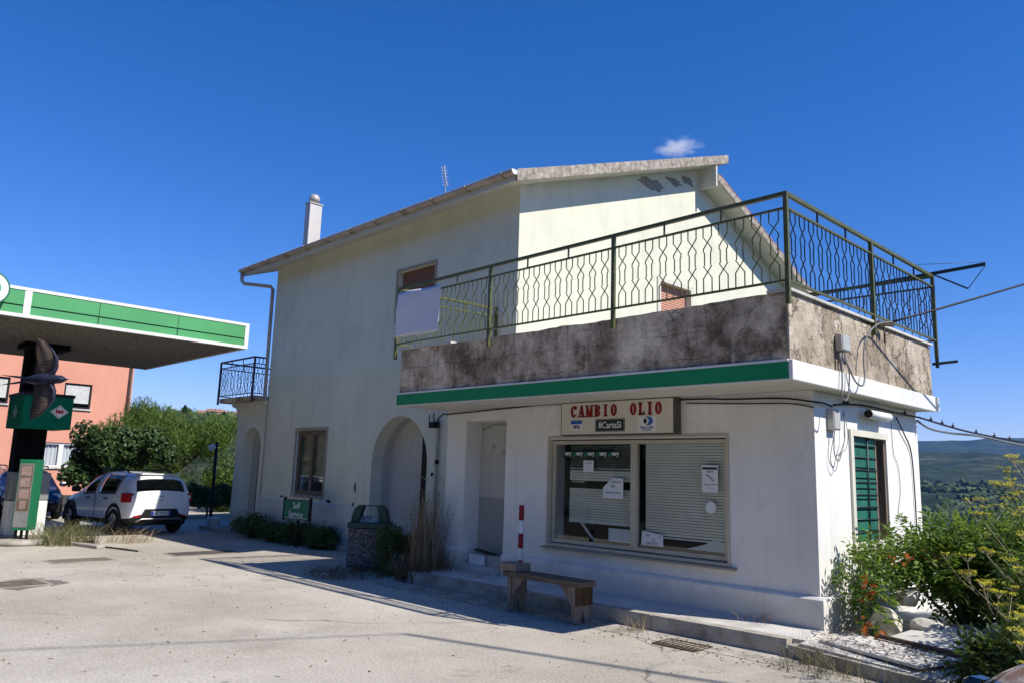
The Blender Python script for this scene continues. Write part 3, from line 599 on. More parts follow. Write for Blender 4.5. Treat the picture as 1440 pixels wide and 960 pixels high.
b = MB(); b.tube([(dS[0] + .03, YS + .33, 2.48), (dS[0] + .3, YS + .33, 2.56), (dS[1], YS + .33, 2.555)], .01, 5); b.prism(patch((-9.6, 2.2), (.06, .05), 12, 4), 'y', YS + .3385, YS + .3412); b.prism(patch((-9.3, 2.28), (.03, .04), 10, 5), 'y', YS + .3385, YS + .3412); b.prism(patch((-9.35, 2.1), (.06, .03), 10, 6), 'y', YS + .3385, YS + .3412); b.build('stain', M['jamb_grey'], dp)
b = MB(); b.box(dS[0] + .0, dS[1], YS + .3395, YS + .3415, .3, 1.36); b.prism(patch((-9.1, 1.42), (.12, .07), 12, 8), 'y', YS + .3375, YS + .3393); b.build('dado', plaster('grubby_dado', (.36, .37, .35), amt=.8), dp)
# terrace slab
def ringbox(b, x0, x1, y0, y1, z0, z1): b.box(x0, x1, y0, y1, z0, z1)
b = MB(); b.box(XT0, XT, YT, YH - .04, ZS, ZS + .2); b.box(XG + .01, XT, YH - .04, YB, ZS, ZS + .2); b.build('terrace_slab', M['soffit'], shop)
b = MB(); b.box(XT0, XT - .02, YT + .3, YH - .04, ZS + .2, 3.5); b.box(XG + .01, XT - .02, YH - .04, YB - .01, ZS + .2, 3.5); b.build('terrace_floor', M['kerb'], shop)
b = MB(); b.box(XT0 - .01, XT + .004, YT - .03, YT - .001, ZS + .012, ZS + .185); band = b.build('fascia_band', M['green_band'], shop)
b = MB(); b.box(XT0 - .01, XT + .004, YT - .036, YT - .001, ZS + .187, ZS + .212); b.box(XT0 - .01, XT + .004, YT - .025, YT - .001, ZS - .004, ZS + .010); b.build('white_edge', M['white_band'], band)
b = MB(); b.box(XT + .006, XT + .055, YT - .03, YB + .03, ZS - .004, ZS + .205, bev=.008); b.box(XR + .3, XT, YB + .002, YB + .03, ZS, ZS + .2); b.build('fascia_band', M['white_band'], shop, label='white painted side band')
def rough_slab(b, axis, p0, p1, q0, q1, z0, z1, seed, amp=.02):
    """a slab with a wavy, eroded top edge; axis = long axis"""
    n = 60; rs = np.random.default_rng(seed); L = p1 - p0; off = np.interp(np.linspace(0, 1, n + 1), np.linspace(0, 1, 16), rs.uniform(-amp, amp, 16)) + rs.uniform(-.006, .006, n + 1)
    vs = []
    for i in range(n + 1):
        p = p0 + L * i / n
        for (q, z) in ((q0, z0), (q0, z1 + off[i]), (q1, z1 + off[i] * .5 + .01), (q1, z0)): vs.append((p, q, z) if axis == 'x' else (q, p, z))
    b.add(vs, [(i * 4 + k, i * 4 + (k + 1) % 4, (i + 1) * 4 + (k + 1) % 4, (i + 1) * 4 + k) for i in range(n) for k in range(4)] + [(0, 1, 2, 3), (n * 4, n * 4 + 1, n * 4 + 2, n * 4 + 3)])
b = MB(); rough_slab(b, 'x', XT0 + .02, XT - .012, YT + .0, YT + .25, ZS + .202, ZP - .012, 3, .018); b.build('parapet', M['parapet_dark'], shop, label='dark stained front parapet')
b = MB(); rough_slab(b, 'y', YT + .002, YB + .02, XT + .012, XT - .2, ZS + .206, ZP - .02, 4, .022); b.build('parapet', M['parapet_light'], shop, label='beige peeling side parapet')
b = MB(); b.box(XT0, XT0 + .2, YT + .26, YH - .05, ZS + .202, ZP - .03); b.box(XG + .02, XT - .25, YB - .2, YB, ZS + .202, ZP - .03); b.build('parapet', M['parapet_light'], shop)
b = MB(); b.box(XT0 - .02, -9.2, YT - .03, YT + .27, ZP - .012, ZP + .018); b.build('coping', M['pave'], shop); b = MB(); b.box(XT - .22, XT + .05, YT - .02, YB + .04, ZP - .0, ZP + .03); b.build('coping', M['pave'], shop)
# shop window
y0 = YS + .05
def frame(b, x0, x1, z0, z1, y, w, d): b.box(x0, x1, y, y + d, z0, z0 + w); b.box(x0, x1, y, y + d, z1 - w, z1); b.box(x0, x0 + w, y, y + d, z0 + w, z1 - w); b.box(x1 - w, x1, y, y + d, z0 + w, z1 - w)
b = MB(); frame(b, wS[0] + .02, wS[1] - .02, wS[2] + .02, wS[3] - .02, y0, .05, .07); b.box(-6.53, -6.43, y0 - .012, y0 + .055, wS[2] + .07, wS[3] - .07); win = b.build('shop_window', M['frame_beige'], shop)
b = MB(); b.box(wS[0] + .07, -6.532, y0 + .03, y0 + .036, wS[2] + .07, wS[3] - .07); b.build('pane', M['glass'], win); b = MB(); b.box(-6.428, wS[1] - .07, y0 + .03, y0 + .036, wS[2] + .07, wS[3] - .07); b.build('pane', M['glass'], win)
b = MB(); frame(b, wS[0] - .03, wS[1] + .03, wS[2] - .03, wS[3] + .04, YS - .02, .029, .018); b.box(wS[0] + .001, wS[0] + .012, YS - .0, YS + .05, wS[2] + .02, wS[3]); b.build('surround', M['frame_beige'], win)
b = MB(); b.box(wS[0] - .09, wS[1] + .12, YS - .07, YS + .1, wS[2] - .075, wS[2] - .046, bev=.008); b.build('sill', M['jamb_grey'], win)
def blind(x0, x1, z0, z1, y, mat, pitch=.036, gaps=()):
    b = MB(); z = z1
    while z > z0:
        if not any(a < z < c for a, c in gaps): b.add([(x0, y + .016, z - pitch * .5), (x1, y + .016, z - pitch * .5), (x1, y, z + pitch * .40), (x0, y, z + pitch * .40)], [(0, 1, 2, 3)])
        z -= pitch
    b.box(x0, x1, y - .004, y + .02, z0 - .03, z0 - .012)
    return b
blind(-7.70, -6.56, 1.13, 2.18, y0 + .07, None, gaps=((1.60, 1.68), (1.86, 2.2))).build('blind', M['blind'], win)
b = blind(-7.70, -6.56, 1.87, 2.18, y0 + .07, None); b.build('blind', plain('dark_blind_slat', (.10, .105, .10), .5, .4), win)
blind(-6.34, -5.12, 1.02, 2.19, y0 + .07, None).build('blind', M['blind'], win)
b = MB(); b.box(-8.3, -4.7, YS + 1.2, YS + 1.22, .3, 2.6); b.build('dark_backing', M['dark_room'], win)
b = MB(); b.bar((-7.62, y0 + .14, 1.2), (-7.33, y0 + .2, .86), .03); b.build('fallen_lath', M['blind'], win)
# side window with slatted shutter and grille
b = MB(); b.box(XR - .075, XR - .055, sS[0] + .0, sS[0] + .80, sS[2], sS[3]); sw = b.build('side_window', plain('dark_shutter_gap', (.008, .045, .03), .6, .3), shop)
b = MB(); nz = 10
for k in range(nz): h = (sS[3] - sS[2]) / nz; b.box(XR - .057, XR - .035, sS[0] + .02, sS[0] + .78, sS[2] + k * h + .010, sS[2] + (k + 1) * h - .012, bev=.004)
b.build('shutter_slats', M['shutter_green'], sw)
b = MB(); b.box(XR - .34, XR - .02, sS[1] - .05, sS[1] - .002, sS[2] + .002, sS[3] - .002); b.box(XR - .36, XR - .32, sS[0] + .80, sS[1] - .05, sS[2], sS[3]); b.box(XR - .10, XR - .04, sS[0] + .802, sS[0] + .85, sS[2] + .002, sS[3] - .002); b.build('jamb', wood_mat('raw_door_jamb', (.12, .09, .065), (.27, .215, .16), (6, 6, 1)), sw)
b = MB(); b.tube([(XR - .022, sS[0] + .5, sS[2]), (XR - .018, sS[0] + .52, sS[3])], .010, 6)
for k in range(8): z = sS[2] + .12 + k * .15; b.tube([(XR - .022, sS[0], z), (XR - .022, sS[0] + .82, z)], .008, 6)
b.build('grille', M['rail_dark'], sw)
b = MB(); b.box(XR + .002, XR + .03, sS[0] - .08, sS[0] - .002, sS[2] - .02, sS[3] + .08); b.box(XR + .002, XR + .03, sS[0], sS[1], sS[3] + .002, sS[3] + .08); b.box(XR - .1, XR + .05, sS[0] - .1, sS[1] + .1, sS[2] - .08, sS[2] - .005); b.build('surround', M['trim'], sw)
# ------------------------------------------------------------------ sign over the shop window
sg = thing('shop_sign', 'cream box sign with dark red lettering and three small card logos above the shop window', 'sign', (-6.75, 8.45, 2.3))
SY = 8.40; b = MB(); b.box(-7.665, -5.69, SY + .004, 8.536, 2.322, 2.80, bev=.006); b.build('box', plain('dark_sign_box', (.10, .095, .08), .6, .3), sg)
MB().box(-7.64, -5.72, SY - .006, SY + .003, 2.34, 2.785).build('panel', M['sign_white'], sg)
def slab_letters(word, x0, z, h, parent, w=.115, gap=.155):
    """bold condensed slab-serif capitals built from strokes"""
    T = .038; s = .016
    for i, c in enumerate(word):
        b = MB(); x = x0 + i * gap; yy = SY - .016; ww = w * {'M': 1.12, 'I': .55, 'O': .96}.get(c, 1.)
        x -= (ww - w) / 2; B = lambda a, c_, e, f: b.box(x + a, x + c_, yy, SY - .006, z + e, z + f)
        def serif(cx, zz): B(cx - T * .5 - s, cx + T * .5 + s, zz, zz + s * .9)
        def ring(a0, a1):
            pts = [(ww / 2 + (ww / 2) * math.cos(t), h / 2 + (h / 2) * math.sin(t)) for t in np.linspace(a0, a1, 22)]; q = [(ww / 2 + (ww / 2 - T) * math.cos(t), h / 2 + (h / 2 - T * .6) * math.sin(t)) for t in np.linspace(a0, a1, 22)]
            for k in range(21): b.prism([(x + p[0], z + p[1]) for p in (pts[k], pts[k + 1], q[k + 1], q[k])], 'y', yy, SY - .006)
        if c == 'C': ring(.62, 2 * math.pi - .62); B(ww - T * .7, ww, h * .68, h * .98)
        elif c == 'O': ring(0, 2 * math.pi)
        elif c == 'I': B(ww / 2 - T / 2, ww / 2 + T / 2, 0, h); serif(ww / 2, 0); serif(ww / 2, h - s * .9)
        elif c == 'L': B(s, s + T, 0, h); serif(s + T / 2, 0); serif(s + T / 2, h - s * .9); B(s, ww, 0, .022); B(ww - .02, ww, 0, h * .3)
        elif c == 'B':
            B(.01, .01 + T, 0, h); B(0, .02, 0, s); B(0, .02, h - s, h)
            for z0_, hh in ((0, h * .54), (h * .48, h * .52)):
                for k in range(14):
                    t0, t1 = -math.pi / 2 + math.pi * k / 14, -math.pi / 2 + math.pi * (k + 1) / 14; P = lambda t, e: (x + T + (ww - T - e) * max(0, math.cos(t)) * 1.0, z + z0_ + hh / 2 + (hh / 2 - e * .55) * math.sin(t)); b.prism([P(t0, 0), P(t1, 0), P(t1, T), P(t0, T)], 'y', yy, SY - .006)
        elif c == 'A':
            for sgn, tk in ((-1, .6), (1, 1.05)):
                xb = ww / 2 + sgn * (ww / 2 - T * .45); b.prism([(x + xb - T * tk / 2, z), (x + xb + T * tk / 2, z), (x + ww / 2 + T * tk / 2, z + h), (x + ww / 2 - T * tk / 2, z + h)], 'y', yy, SY - .006 - .001 * (sgn > 0)); serif(xb, 0)
            B(ww * .25, ww * .75, h * .28, h * .28 + .02)
        elif c == 'M':
            for xb, tk in ((T * .45, .6), (ww - T * .5, 1.)): B(xb - T * tk / 2, xb + T * tk / 2, 0, h); serif(xb, 0); B(xb - T * .5 - (s if xb < ww / 2 else 0), xb + T * .5 + (s if xb > ww / 2 else 0), h - s, h)
            for sgn in (-1, 1): xa = ww / 2 + sgn * (ww / 2 - T * .5); b.prism([(x + xa - T * .4, z + h), (x + xa + T * .4, z + h), (x + ww / 2 + T * .3, z), (x + ww / 2 - T * .3, z)], 'y', yy + .001 * (sgn > 0), SY - .006)
        b.build('letter', M['red_letter'], parent)
slab_letters('CAMBIO', -7.46, 2.58, .165, sg, .105, .146); slab_letters('OLIO', -6.40, 2.58, .165, sg, .105, .136)
def plate(x0, x1, z0, z1, mat, name, parent, y=SY): return MB().box(x0, x1, y - .011, y - .006, z0, z1).build(name, mat, parent)
p = plate(-7.455, -7.245, 2.40, 2.535, M['sign_white2'], 'card_logo', sg); MB().box(-7.455, -7.245, SY - .014, SY - .0112, 2.485, 2.535).build('blue_bar', M['logo_blue'], p); text('lettering', 'VPA', .075, (-7.35, SY - .0115, 2.44), '-y', M['logo_black'], p, bold=.002)
p = plate(-7.0, -6.49, 2.37, 2.545, M['logo_black'], 'card_logo', sg); text('lettering', '8CartaSi', .125, (-6.742, SY - .0115, 2.456), '-y', M['sign_white2'], p, sx=.92, bold=.001); b = MB(); frame(b, -6.995, -6.495, 2.375, 2.54, SY - .0135, .008, .002); b.build('border', M['metal_grey'], p)
p = plate(-6.265, -5.985, 2.365, 2.56, M['sign_white2'], 'card_logo', sg); b = MB(); b.prism([(-6.10 + .075 * math.cos(t), 2.50 + .058 * math.sin(t)) for t in np.linspace(0, 2 * math.pi, 24, endpoint=False)], 'y', SY - .014, SY - .0112); b.build('disc', M['logo_blue'], p)
b = MB(); b.prism([(-6.145 + .055 * math.cos(t), 2.50 + .048 * math.sin(t)) for t in np.linspace(0, 2 * math.pi, 24, endpoint=False)], 'y', SY - .0165, SY - .0142); b.build('disc', M['sign_white2'], p); b = MB(); b.prism([(-6.145 + .028 * math.cos(t), 2.50 + .036 * math.sin(t)) for t in np.linspace(0, 2 * math.pi, 20, endpoint=False)], 'y', SY - .0185, SY - .0167); b.build('disc', M['logo_black'], p)
text('lettering', 'Diners Club', .05, (-6.125, SY - .0115, 2.415), '-y', M['logo_blue'], p, sx=.85); text('lettering', 'International', .028, (-6.125, SY - .0115, 2.383), '-y', M['logo_blue'], p)
# ------------------------------------------------------------------ papers on the glass
PY = y0 + .022
def paper(label, poly, lines, y=PY, mat=None):
    b = MB(); b.prism(poly, 'y', y, y + .003); o = thing('paper_notice', label, 'notice', (sum(p[0] for p in poly) / len(poly), y, min(p[1] for p in poly)))
    b.build('sheet', mat or M['paper'], o)
    for (t, sz, x, z) in lines: text('lettering', t, sz, (x, y - .001, z), '-y', M['paper_ink'], o, extrude=.0008)
    return o
paper('small square notice with fine print high on the left pane below the green strip', rect(-7.40, -7.21, 1.82, 1.98), [('ORARIO', .035, -7.305, 1.94), ('-----', .04, -7.305, 1.90), ('--- ---', .035, -7.305, 1.86)])
paper('white notice with a cut corner and blue writing at the middle of the left pane', [(-7.03, 1.47), (-6.68, 1.47), (-6.68, 1.74), (-6.87, 1.74), (-7.03, 1.61)], [('CHIUSO', .05, -6.80, 1.69), ('PER', .05, -6.86, 1.63), ('INVENTARIO', .045, -6.85, 1.54)])
paper('blank pale sheet leaning in the bottom right of the left pane', rect(-6.94, -6.56, .885, 1.06), [], y=PY + .018)
paper('handwritten notice at the bottom left of the right pane beside the mullion', [(-6.37, .885), (-6.02, .885), (-6.03, 1.03), (-6.36, 1.07)], [('NO', .05, -6.26, 1.015), ('SI', .05, -6.08, 1.0), ('EX', .05, -6.17, .96), ('CREDITO', .045, -6.2, .915)])
o = paper('tall white camera surveillance notice with a black header on the right pane', rect(-5.44, -5.21, 1.60, 1.94), [('AREA', .04, -5.325, 1.86), ('VIDEOSORVEGLIATA', .02, -5.325, 1.70), ('---------', .03, -5.325, 1.66)])
b = MB(); b.box(-5.43, -5.22, PY - .002, PY - .0005, 1.885, 1.915); b.bar((-5.37, PY - .002, 1.82), (-5.29, PY - .002, 1.77), .03, .002); b.box(-5.30, -5.27, PY - .002, PY - .0005, 1.75, 1.76); b.build('camera_symbol', M['logo_black'], o)
b = MB(); b.prism([(-5.315 + .075 * math.cos(t), 1.42 + .075 * math.sin(t)) for t in np.linspace(0, 2 * math.pi, 28, endpoint=False)], 'y', PY, PY + .003); tag(b.build('round_sticker', M['paper']), 'round white sticker on the right pane below the surveillance notice', 'sticker')
st = thing('window_strip', 'green and black sticker strip with the word very five times across the left pane', 'sticker', (-7.3, PY, 2.0))
MB().box(-7.80, -6.72, PY, PY + .002, 2.03, 2.11).build('strip', plain('strip_black_green', (.006, .03, .018), .4, .4), st)
for k in range(5):
    xx = -7.70 + k * .22; text('lettering', 'very', .085, (xx, PY - .001, 2.078), '-y', M['paper'], st, extrude=.0006, bold=.003, sx=.85)
    if k < 4: b = MB(); b.prism([(xx + .085, 2.032), (xx + .165, 2.032), (xx + .125, 2.108)], 'y', PY - .0015, PY - .0003); b.build('green_mark', M['totem_green'], st)
b = MB(); b.box(-7.66, -7.42, PY + .06, PY + .063, 1.66, 1.84); tag(b.build('poster', plain('faded_poster', (.42, .36, .34), .7, .2, var=.5, sc=9)), 'faded pinkish poster behind the left pane at its upper left', 'poster')
b = MB(); b.box(-5.62, -5.14, PY + .12, PY + .14, .80, .92, M=None); b = MB(); b.prism([(-5.72, .885), (-5.14, .885), (-5.14, 1.0), (-5.30, 1.03), (-5.45, .96)], 'y', PY + .06, PY + .08); tag(b.build('cardboard_sheet', M['blind']), 'grey cardboard sheet slumped in the bottom right corner of the right pane', 'cardboard')
# ------------------------------------------------------------------ foliage generators
def unit(n, rg): v = rg.normal(size=(n, 3)); return v / np.linalg.norm(v, axis=1, keepdims=True)
def leaves(C, N, L, Wd, rg, fold=.25, up=.0, D=None):
    """diamond leaves folded along the midrib: centres C, normals N, lengths L, widths Wd"""
    n = len(C); A = unit(n, rg) if D is None else D; N = N + up * np.array([0, 0, 1.]); N /= np.linalg.norm(N, axis=1, keepdims=True)
    A = A - (A * N).sum(1, keepdims=True) * N; A /= np.linalg.norm(A, axis=1, keepdims=True) + 1e-9; B = np.cross(N, A)
    L = np.broadcast_to(L, n)[:, None]; Wd = np.broadcast_to(Wd, n)[:, None]
    V = np.stack([C - A * L / 2, C + B * Wd / 2 + N * Wd * fold, C + A * L / 2, C - B * Wd / 2 + N * Wd * fold], 1).reshape(-1, 3)
    i = np.arange(n)[:, None] * 4
    F = np.concatenate([np.concatenate([i, i + 1, i + 2], 1), np.concatenate([i, i + 2, i + 3], 1)], 0)
    return V, F
def cloud_pts(lumps, n, rg, shell=.45):
    vol = np.array([l[1][0] * l[1][1] * l[1][2] for l in lumps]) ** .67; k = rg.choice(len(lumps), n, p=vol / vol.sum())
    c = np.array([l[0] for l in lumps])[k]; r = np.array([l[1] for l in lumps])[k]; d = unit(n, rg); t = rg.uniform(shell ** 3, 1, n) ** (1 / 3)
    return c + d * r * t[:, None], d
def sub_lumps(c, r, n, rg, size=(.28, .5), flat=1.):
    out = []
    for _ in range(n):
        d = unit(1, rg)[0]; d[2] = abs(d[2]) if rg.random() < .65 else d[2]; t = rg.uniform(.45, .95); s = rg.uniform(*size) * min(r)
        out.append((np.array(c) + d * np.array(r) * t, (s, s, s * flat)))
    return out
def twigs(b, base, targets, r, rg):
    for t in targets:
        base = Vector(base); t = Vector(t); m = base.lerp(t, .5) + Vector((rg.uniform(-.1, .1), rg.uniform(-.1, .1), .1)) * (t - base).length; b.tube([base, m, t], [r, r * .6, r * .2], 6)
rg = np.random.default_rng(21)
def ptree(name, label, base, crown, n, L, Wd, mat, lumps, trunk_h, tr=.12, up=.2, D=None, cat='tree', group=None, shell=.3, fold=.25, dfun=None):
    t = thing(name, label, cat, base, group=group); b = MB(); bx, by, bz = base
    top = (bx, by, bz + trunk_h); b.tube([(bx, by, bz - .1), (bx + .05, by, bz + trunk_h * .5), top], [tr, tr * .85, tr * .7], 8)
    idx = rg.choice(len(lumps), min(12, len(lumps)), replace=False); twigs(b, top, [lumps[i][0] for i in idx], tr * .5, rg); b.build('trunk', M['bark'], t)
    C, d = cloud_pts(lumps, n, rg, shell); dirs = None if dfun is None else dfun(n, d)
    V, F = leaves(C, d + unit(n, rg) * .9, L * rg.uniform(.6, 1.2, n), Wd * rg.uniform(.7, 1.2, n), rg, fold, up, dirs); raw_mesh('crown', V, F, mat, t); return t
def stalks(n, c, r, h, lean, rg, rad=.004, curve=.3):
    V = []; F = []; 
    for i in range(n):
        a = rg.uniform(0, 2 * math.pi); rr_ = r * math.sqrt(rg.random()); p = np.array([c[0] + rr_ * math.cos(a), c[1] + rr_ * math.sin(a), c[2]]); hh = h * rg.uniform(.45, 1.05); ld = rg.normal(size=2) * lean * hh
        w_ = rad * rg.uniform(.6, 1.4); side = unit(1, rg)[0]; side[2] = 0; side /= np.linalg.norm(side) + 1e-9; m = 4; base = len(V)
        for k in range(m + 1):
            u = k / m; q = p + np.array([ld[0] * u ** 1.6, ld[1] * u ** 1.6, hh * (u - curve * .3 * u * u * np.hypot(*ld) / hh)]); ww = w_ * (1 - .75 * u); V += [q - side * ww, q + side * ww]
        F += [(base + 2 * k, base + 2 * k + 1, base + 2 * k + 3, base + 2 * k + 2) for k in range(m)]
    return np.array(V), np.array(F)
# the trees beyond the cars
lum = sub_lumps((-27.3, 8.1, 1.95), (1.1, .95, .95), 26, rg) + sub_lumps((-27.5, 7.9, 1.4), (1.2, 1.2, .8), 12, rg) + sub_lumps((-27.6, 9.4, 1.9), (1.2, 1.2, 1.05), 16, rg)
ptree('fig_tree', 'dark broad-leaved tree with a low crown behind the white hatchback and the navy car', (-27.4, 8.3, 0), None, 9000, .17, .12, M['leaf_fig'], lum, 1.2, .1, .5)
lum = sub_lumps((-31.0, 11.2, 2.3), (1.9, 1.7, 1.75), 40, rg, (.22, .42)) + sub_lumps((-30.6, 13.2, 2.0), (1.8, 1.5, 1.6), 30, rg, (.22, .42)) + sub_lumps((-31.2, 9.9, 2.0), (1.3, 1.2, 1.3), 18, rg, (.25, .45))
ptree('pine_tree', 'bushy bright green pine with upright needle tufts between the salmon house and the pale house', (-31, 11.8, 0), None, 26000, .26, .028, M['leaf_pine'], lum, 1.4, .16, 0, dfun=lambda n, d: d * .8 + np.array([0, 0, .8]) + unit(n, rg) * .5)
lum = sub_lumps((-29.2, 13.6, 1.0), (1.5, 1.6, 1.2), 24, rg, (.25, .45))
ptree('laurel_shrub', 'dense shrub at the foot of the pine beside the pale house corner', (-29.2, 13.5, 0), None, 7000, .15, .06, M['leaf_pine'], lum, .5, .06, .2, cat='shrub')
lum = sub_lumps((-26.3, 11.3, .5), (.9, 1.4, .6), 18, rg, (.3, .5))
ptree('low_shrub', 'low dark shrub under the floodlight post next to the white bucket', (-26.2, 11.2, 0), None, 4500, .13, .07, M['leaf_fig'], lum, .3, .04, .3, cat='shrub')
lum = sub_lumps((-27.6, 10.2, .55), (.5, .9, .55), 12, rg, (.3, .5))
ptree('bright_shrub', 'small yellow-green shrub behind the right rear corner of the white hatchback', (-27.6, 10.2, 0), None, 2500, .12, .06, M['leaf_vine'], lum, .3, .04, .3, cat='shrub')
# wooden stakes by the shrub
b = MB(); b.bar((-26.2, 9.5, 0), (-26.0, 9.75, 1.15), .05); b.bar((-26.4, 9.2, 1.1), (-25.6, 10.3, 1.12), .035); tag(b.build('wooden_stake', M['stem_dry'], origin=(-26.2, 9.5, 0)), 'pale wooden stake with a crossbar beside the white hatchback', 'stake')
# floodlight post
t = thing('floodlight_post', 'thin black post with a small white floodlight at its top near the house corner', 'lamp post', (-24, 10.4, 0))
b = MB(); b.tube([(-24, 10.4, 0), (-24.0, 10.38, 2.45)], .05, 8); b.build('post', M['black'], t)
b = MB(); b.box(-24.02, -23.86, 10.12, 10.3, 2.2, 2.36, Matrix.Translation((-24, 10.2, 2.28)) @ Matrix.Rotation(.5, 4, 'X') @ Matrix.Translation((24, -10.2, -2.28)), .02); b.bar((-24, 10.38, 2.36), (-23.96, 10.24, 2.3), .03); b.build('lamp_head', M['white_paint'], t)
# ------------------------------------------------------------------ pink house
ph = thing('salmon_house', 'salmon pink plastered house behind the filling station canopy', 'house', (-50, 8, 0))
PX = -45
wins = [(11.14, 12.45, 4.42, 5.72), (7.4, 8.7, 4.42, 5.72), (10.1, 12.6, 1.38, 2.62), (6.2, 8.4, 1.38, 2.62)]
b = MB(); b.panel('x', PX, -.3, [(3, -.3), (3, 8.2), (14.45, 8.2), (14.45, -.3)], [rect(*w_) for w_ in wins]); b.build('front_wall', M['pink_wall'], ph)
b = MB(); b.box(-56, PX - .302, 14.15, 14.45, -.3, 8.2); b.box(-56, PX - .302, 3, 3.3, -.3, 8.2); b.box(-56.3, -56, 3, 14.45, -.3, 8.2); b.build('side_wall', M['pink_wall'], ph)
b = MB(); b.prism([(2.5, 8.2), (14.9, 8.2), (14.9, 8.4), (8.7, 10.2), (2.5, 8.4)], 'x', -56.6, PX + .5); b.build('roof', M['tile'], ph)
b = MB(); b.tube([(PX + .08, 14.28, -.2), (PX + .08, 14.28, 7.9), (PX + .3, 14.28, 8.15)], .075, 8); b.build('downpipe', M['pipe'], ph)
for k, w_ in enumerate(wins):
    b = MB(); wd = .09; y0_, y1_, z0_, z1_ = w_; X = PX - .06
    mat = M['black'] if z0_ > 3 else M['white_paint']
    b.box(X - .05, X, y0_ + .002, y1_ - .002, z0_ + .002, z0_ + wd); b.box(X - .05, X, y0_ + .002, y1_ - .002, z1_ - wd, z1_ - .002); b.box(X - .05, X, y0_ + .002, y0_ + wd, z0_ + wd, z1_ - wd); b.box(X - .05, X, y1_ - wd, y1_ - .002, z0_ + wd, z1_ - wd)
    if z0_ < 3: c = (y0_ + y1_) / 2; b.box(X - .05, X + .002, c - .11, c + .11, z0_ + wd, z1_ - wd)
    f = b.build('window', mat, ph)
    if z0_ > 3: MB().box(X - .04, X - .02, y0_ + wd, y1_ - wd, z0_ + .28, z1_ - wd).build('shutter', M['blind_pink'], f)
    MB().box(X - .05, X - .045, y0_ + wd, y1_ - wd, z0_ + wd, z1_ - wd).build('pane', M['car_glass'] if z0_ > 3 else M['glass'], f)
    if z0_ < 3:
        V = []; n = 60
        for i in range(n + 1):
            y = y0_ + wd + (y1_ - y0_ - 2 * wd) * i / n
            for z in (z0_ + wd, z1_ - wd): V.append((X - .15 + .03 * math.sin(i * 1.3), y, z))
        raw_mesh('curtain', V, [(2 * i, 2 * i + 2, 2 * i + 3, 2 * i + 1) for i in range(n)], M['white_sheet'], f)
    b = MB(); b.box(PX + .002, PX + .08, y0_ - .06, y1_ + .06, z0_ - .08, z0_ - .004); b.build('sill', M['pave'], f)
# ------------------------------------------------------------------ far village on the hill
for k in range(16):
    az = R([71.2, 70.4, 69.6, 68.8, 68.2, 67.7, 67.3, 66.9, 66.6, 66.25, 65.95, 65.6, 65.3, 65.0, 67.0, 66.1][k]); r = 470 + (k * 37 % 41) - (16 if k > 13 else 0); x, y = -math.sin(az) * r, math.cos(az) * r; z = float(height(np.array(x), np.array(y))) - .5
    w_, d_, h_ = 5 + (k * 5 % 4), 8, 4.2 + (k * 7 % 3) * 1.0; yaw = az + R((k * 29 % 40) - 20)
    t = thing('village_house', ['small cream house with a clay roof on the far hilltop left of the pale house', 'small pinkish house with a clay roof on the far hilltop left of the pale house'][k % 2], 'house', (x, y, z), yaw, group='houses of the far hilltop village')
    def bl(bb, name, mat, par):
        o = bb.build(name, mat, None, origin=(0, 0, 0)); o.parent = par; return o
    bl(MB().box(-w_ / 2, w_ / 2, -d_ / 2, d_ / 2, 0, h_), 'wall', [plain('village_cream', (.55, .48, .38), .9, .1), plain('village_pink', (.52, .36, .28), .9, .1)][k % 2], t)
    bl(MB().prism([(-d_ / 2 - .4, h_), (d_ / 2 + .4, h_), (0, h_ + 1.8)], 'x', -w_ / 2 - .4, w_ / 2 + .4), 'roof', M['tile'], t)
    for j in range(3): bl(MB().box(-w_ / 2 + .8 + j * w_ / 3.2, -w_ / 2 + 1.7 + j * w_ / 3.2, -d_ / 2 - .05, -d_ / 2 + .1, h_ - 2.2, h_ - .9), 'window', M['black'], t)
# hillside woods seen over the bushes and behind the village: many leafy clumps read as one mass
def clumps(name, az0, az1, r0, r1, n, s0, s1, keep, seed):
    g = np.random.default_rng(seed); ico = bmesh.new(); bmesh.ops.create_icosphere(ico, subdivisions=2, radius=1); iv = np.array([v.co[:] for v in ico.verts]); fi = np.array([[v.index for v in f.verts] for f in ico.faces]); ico.free()
    az = np.radians(g.uniform(az0, az1, n)); r = np.exp(g.uniform(math.log(r0), math.log(r1), n)); x = -np.sin(az) * r; y = np.cos(az) * r
    m = fbm(x / 70, y / 70, 31) + g.uniform(-.12, .12, n) > keep; x, y, r = x[m], y[m], r[m]; z = height(x, y); s = g.uniform(s0, s1, len(x)) * (r / r0) ** .35
    V = []; F = []
    for i in range(len(x)):
        jit = 1 + .35 * g.normal(size=(len(iv), 1)); v = iv * jit * np.array([s[i], s[i], s[i] * g.uniform(.7, 1.1)]) + [x[i], y[i], z[i] + s[i] * .5]; F.append(fi + len(V) * len(iv)); V.append(v)
    return tag(raw_mesh(name, np.concatenate(V), np.concatenate(F), M['leaf_wood'], smooth=False, origin=(0, 0, 0)), kind='stuff')
M['leaf_wood'] = leaf_mat('woodland', (.028, .052, .016), (.05, .08, .026), (.085, .105, .042), .0, .9)
clumps('hillside_woods', 6, 23, 330, 1500, 9000, 2.0, 4.2, -.02, 4)
clumps('hilltop_trees', 62, 74, 300, 470, 500, 1.6, 3.2, -.1, 6)
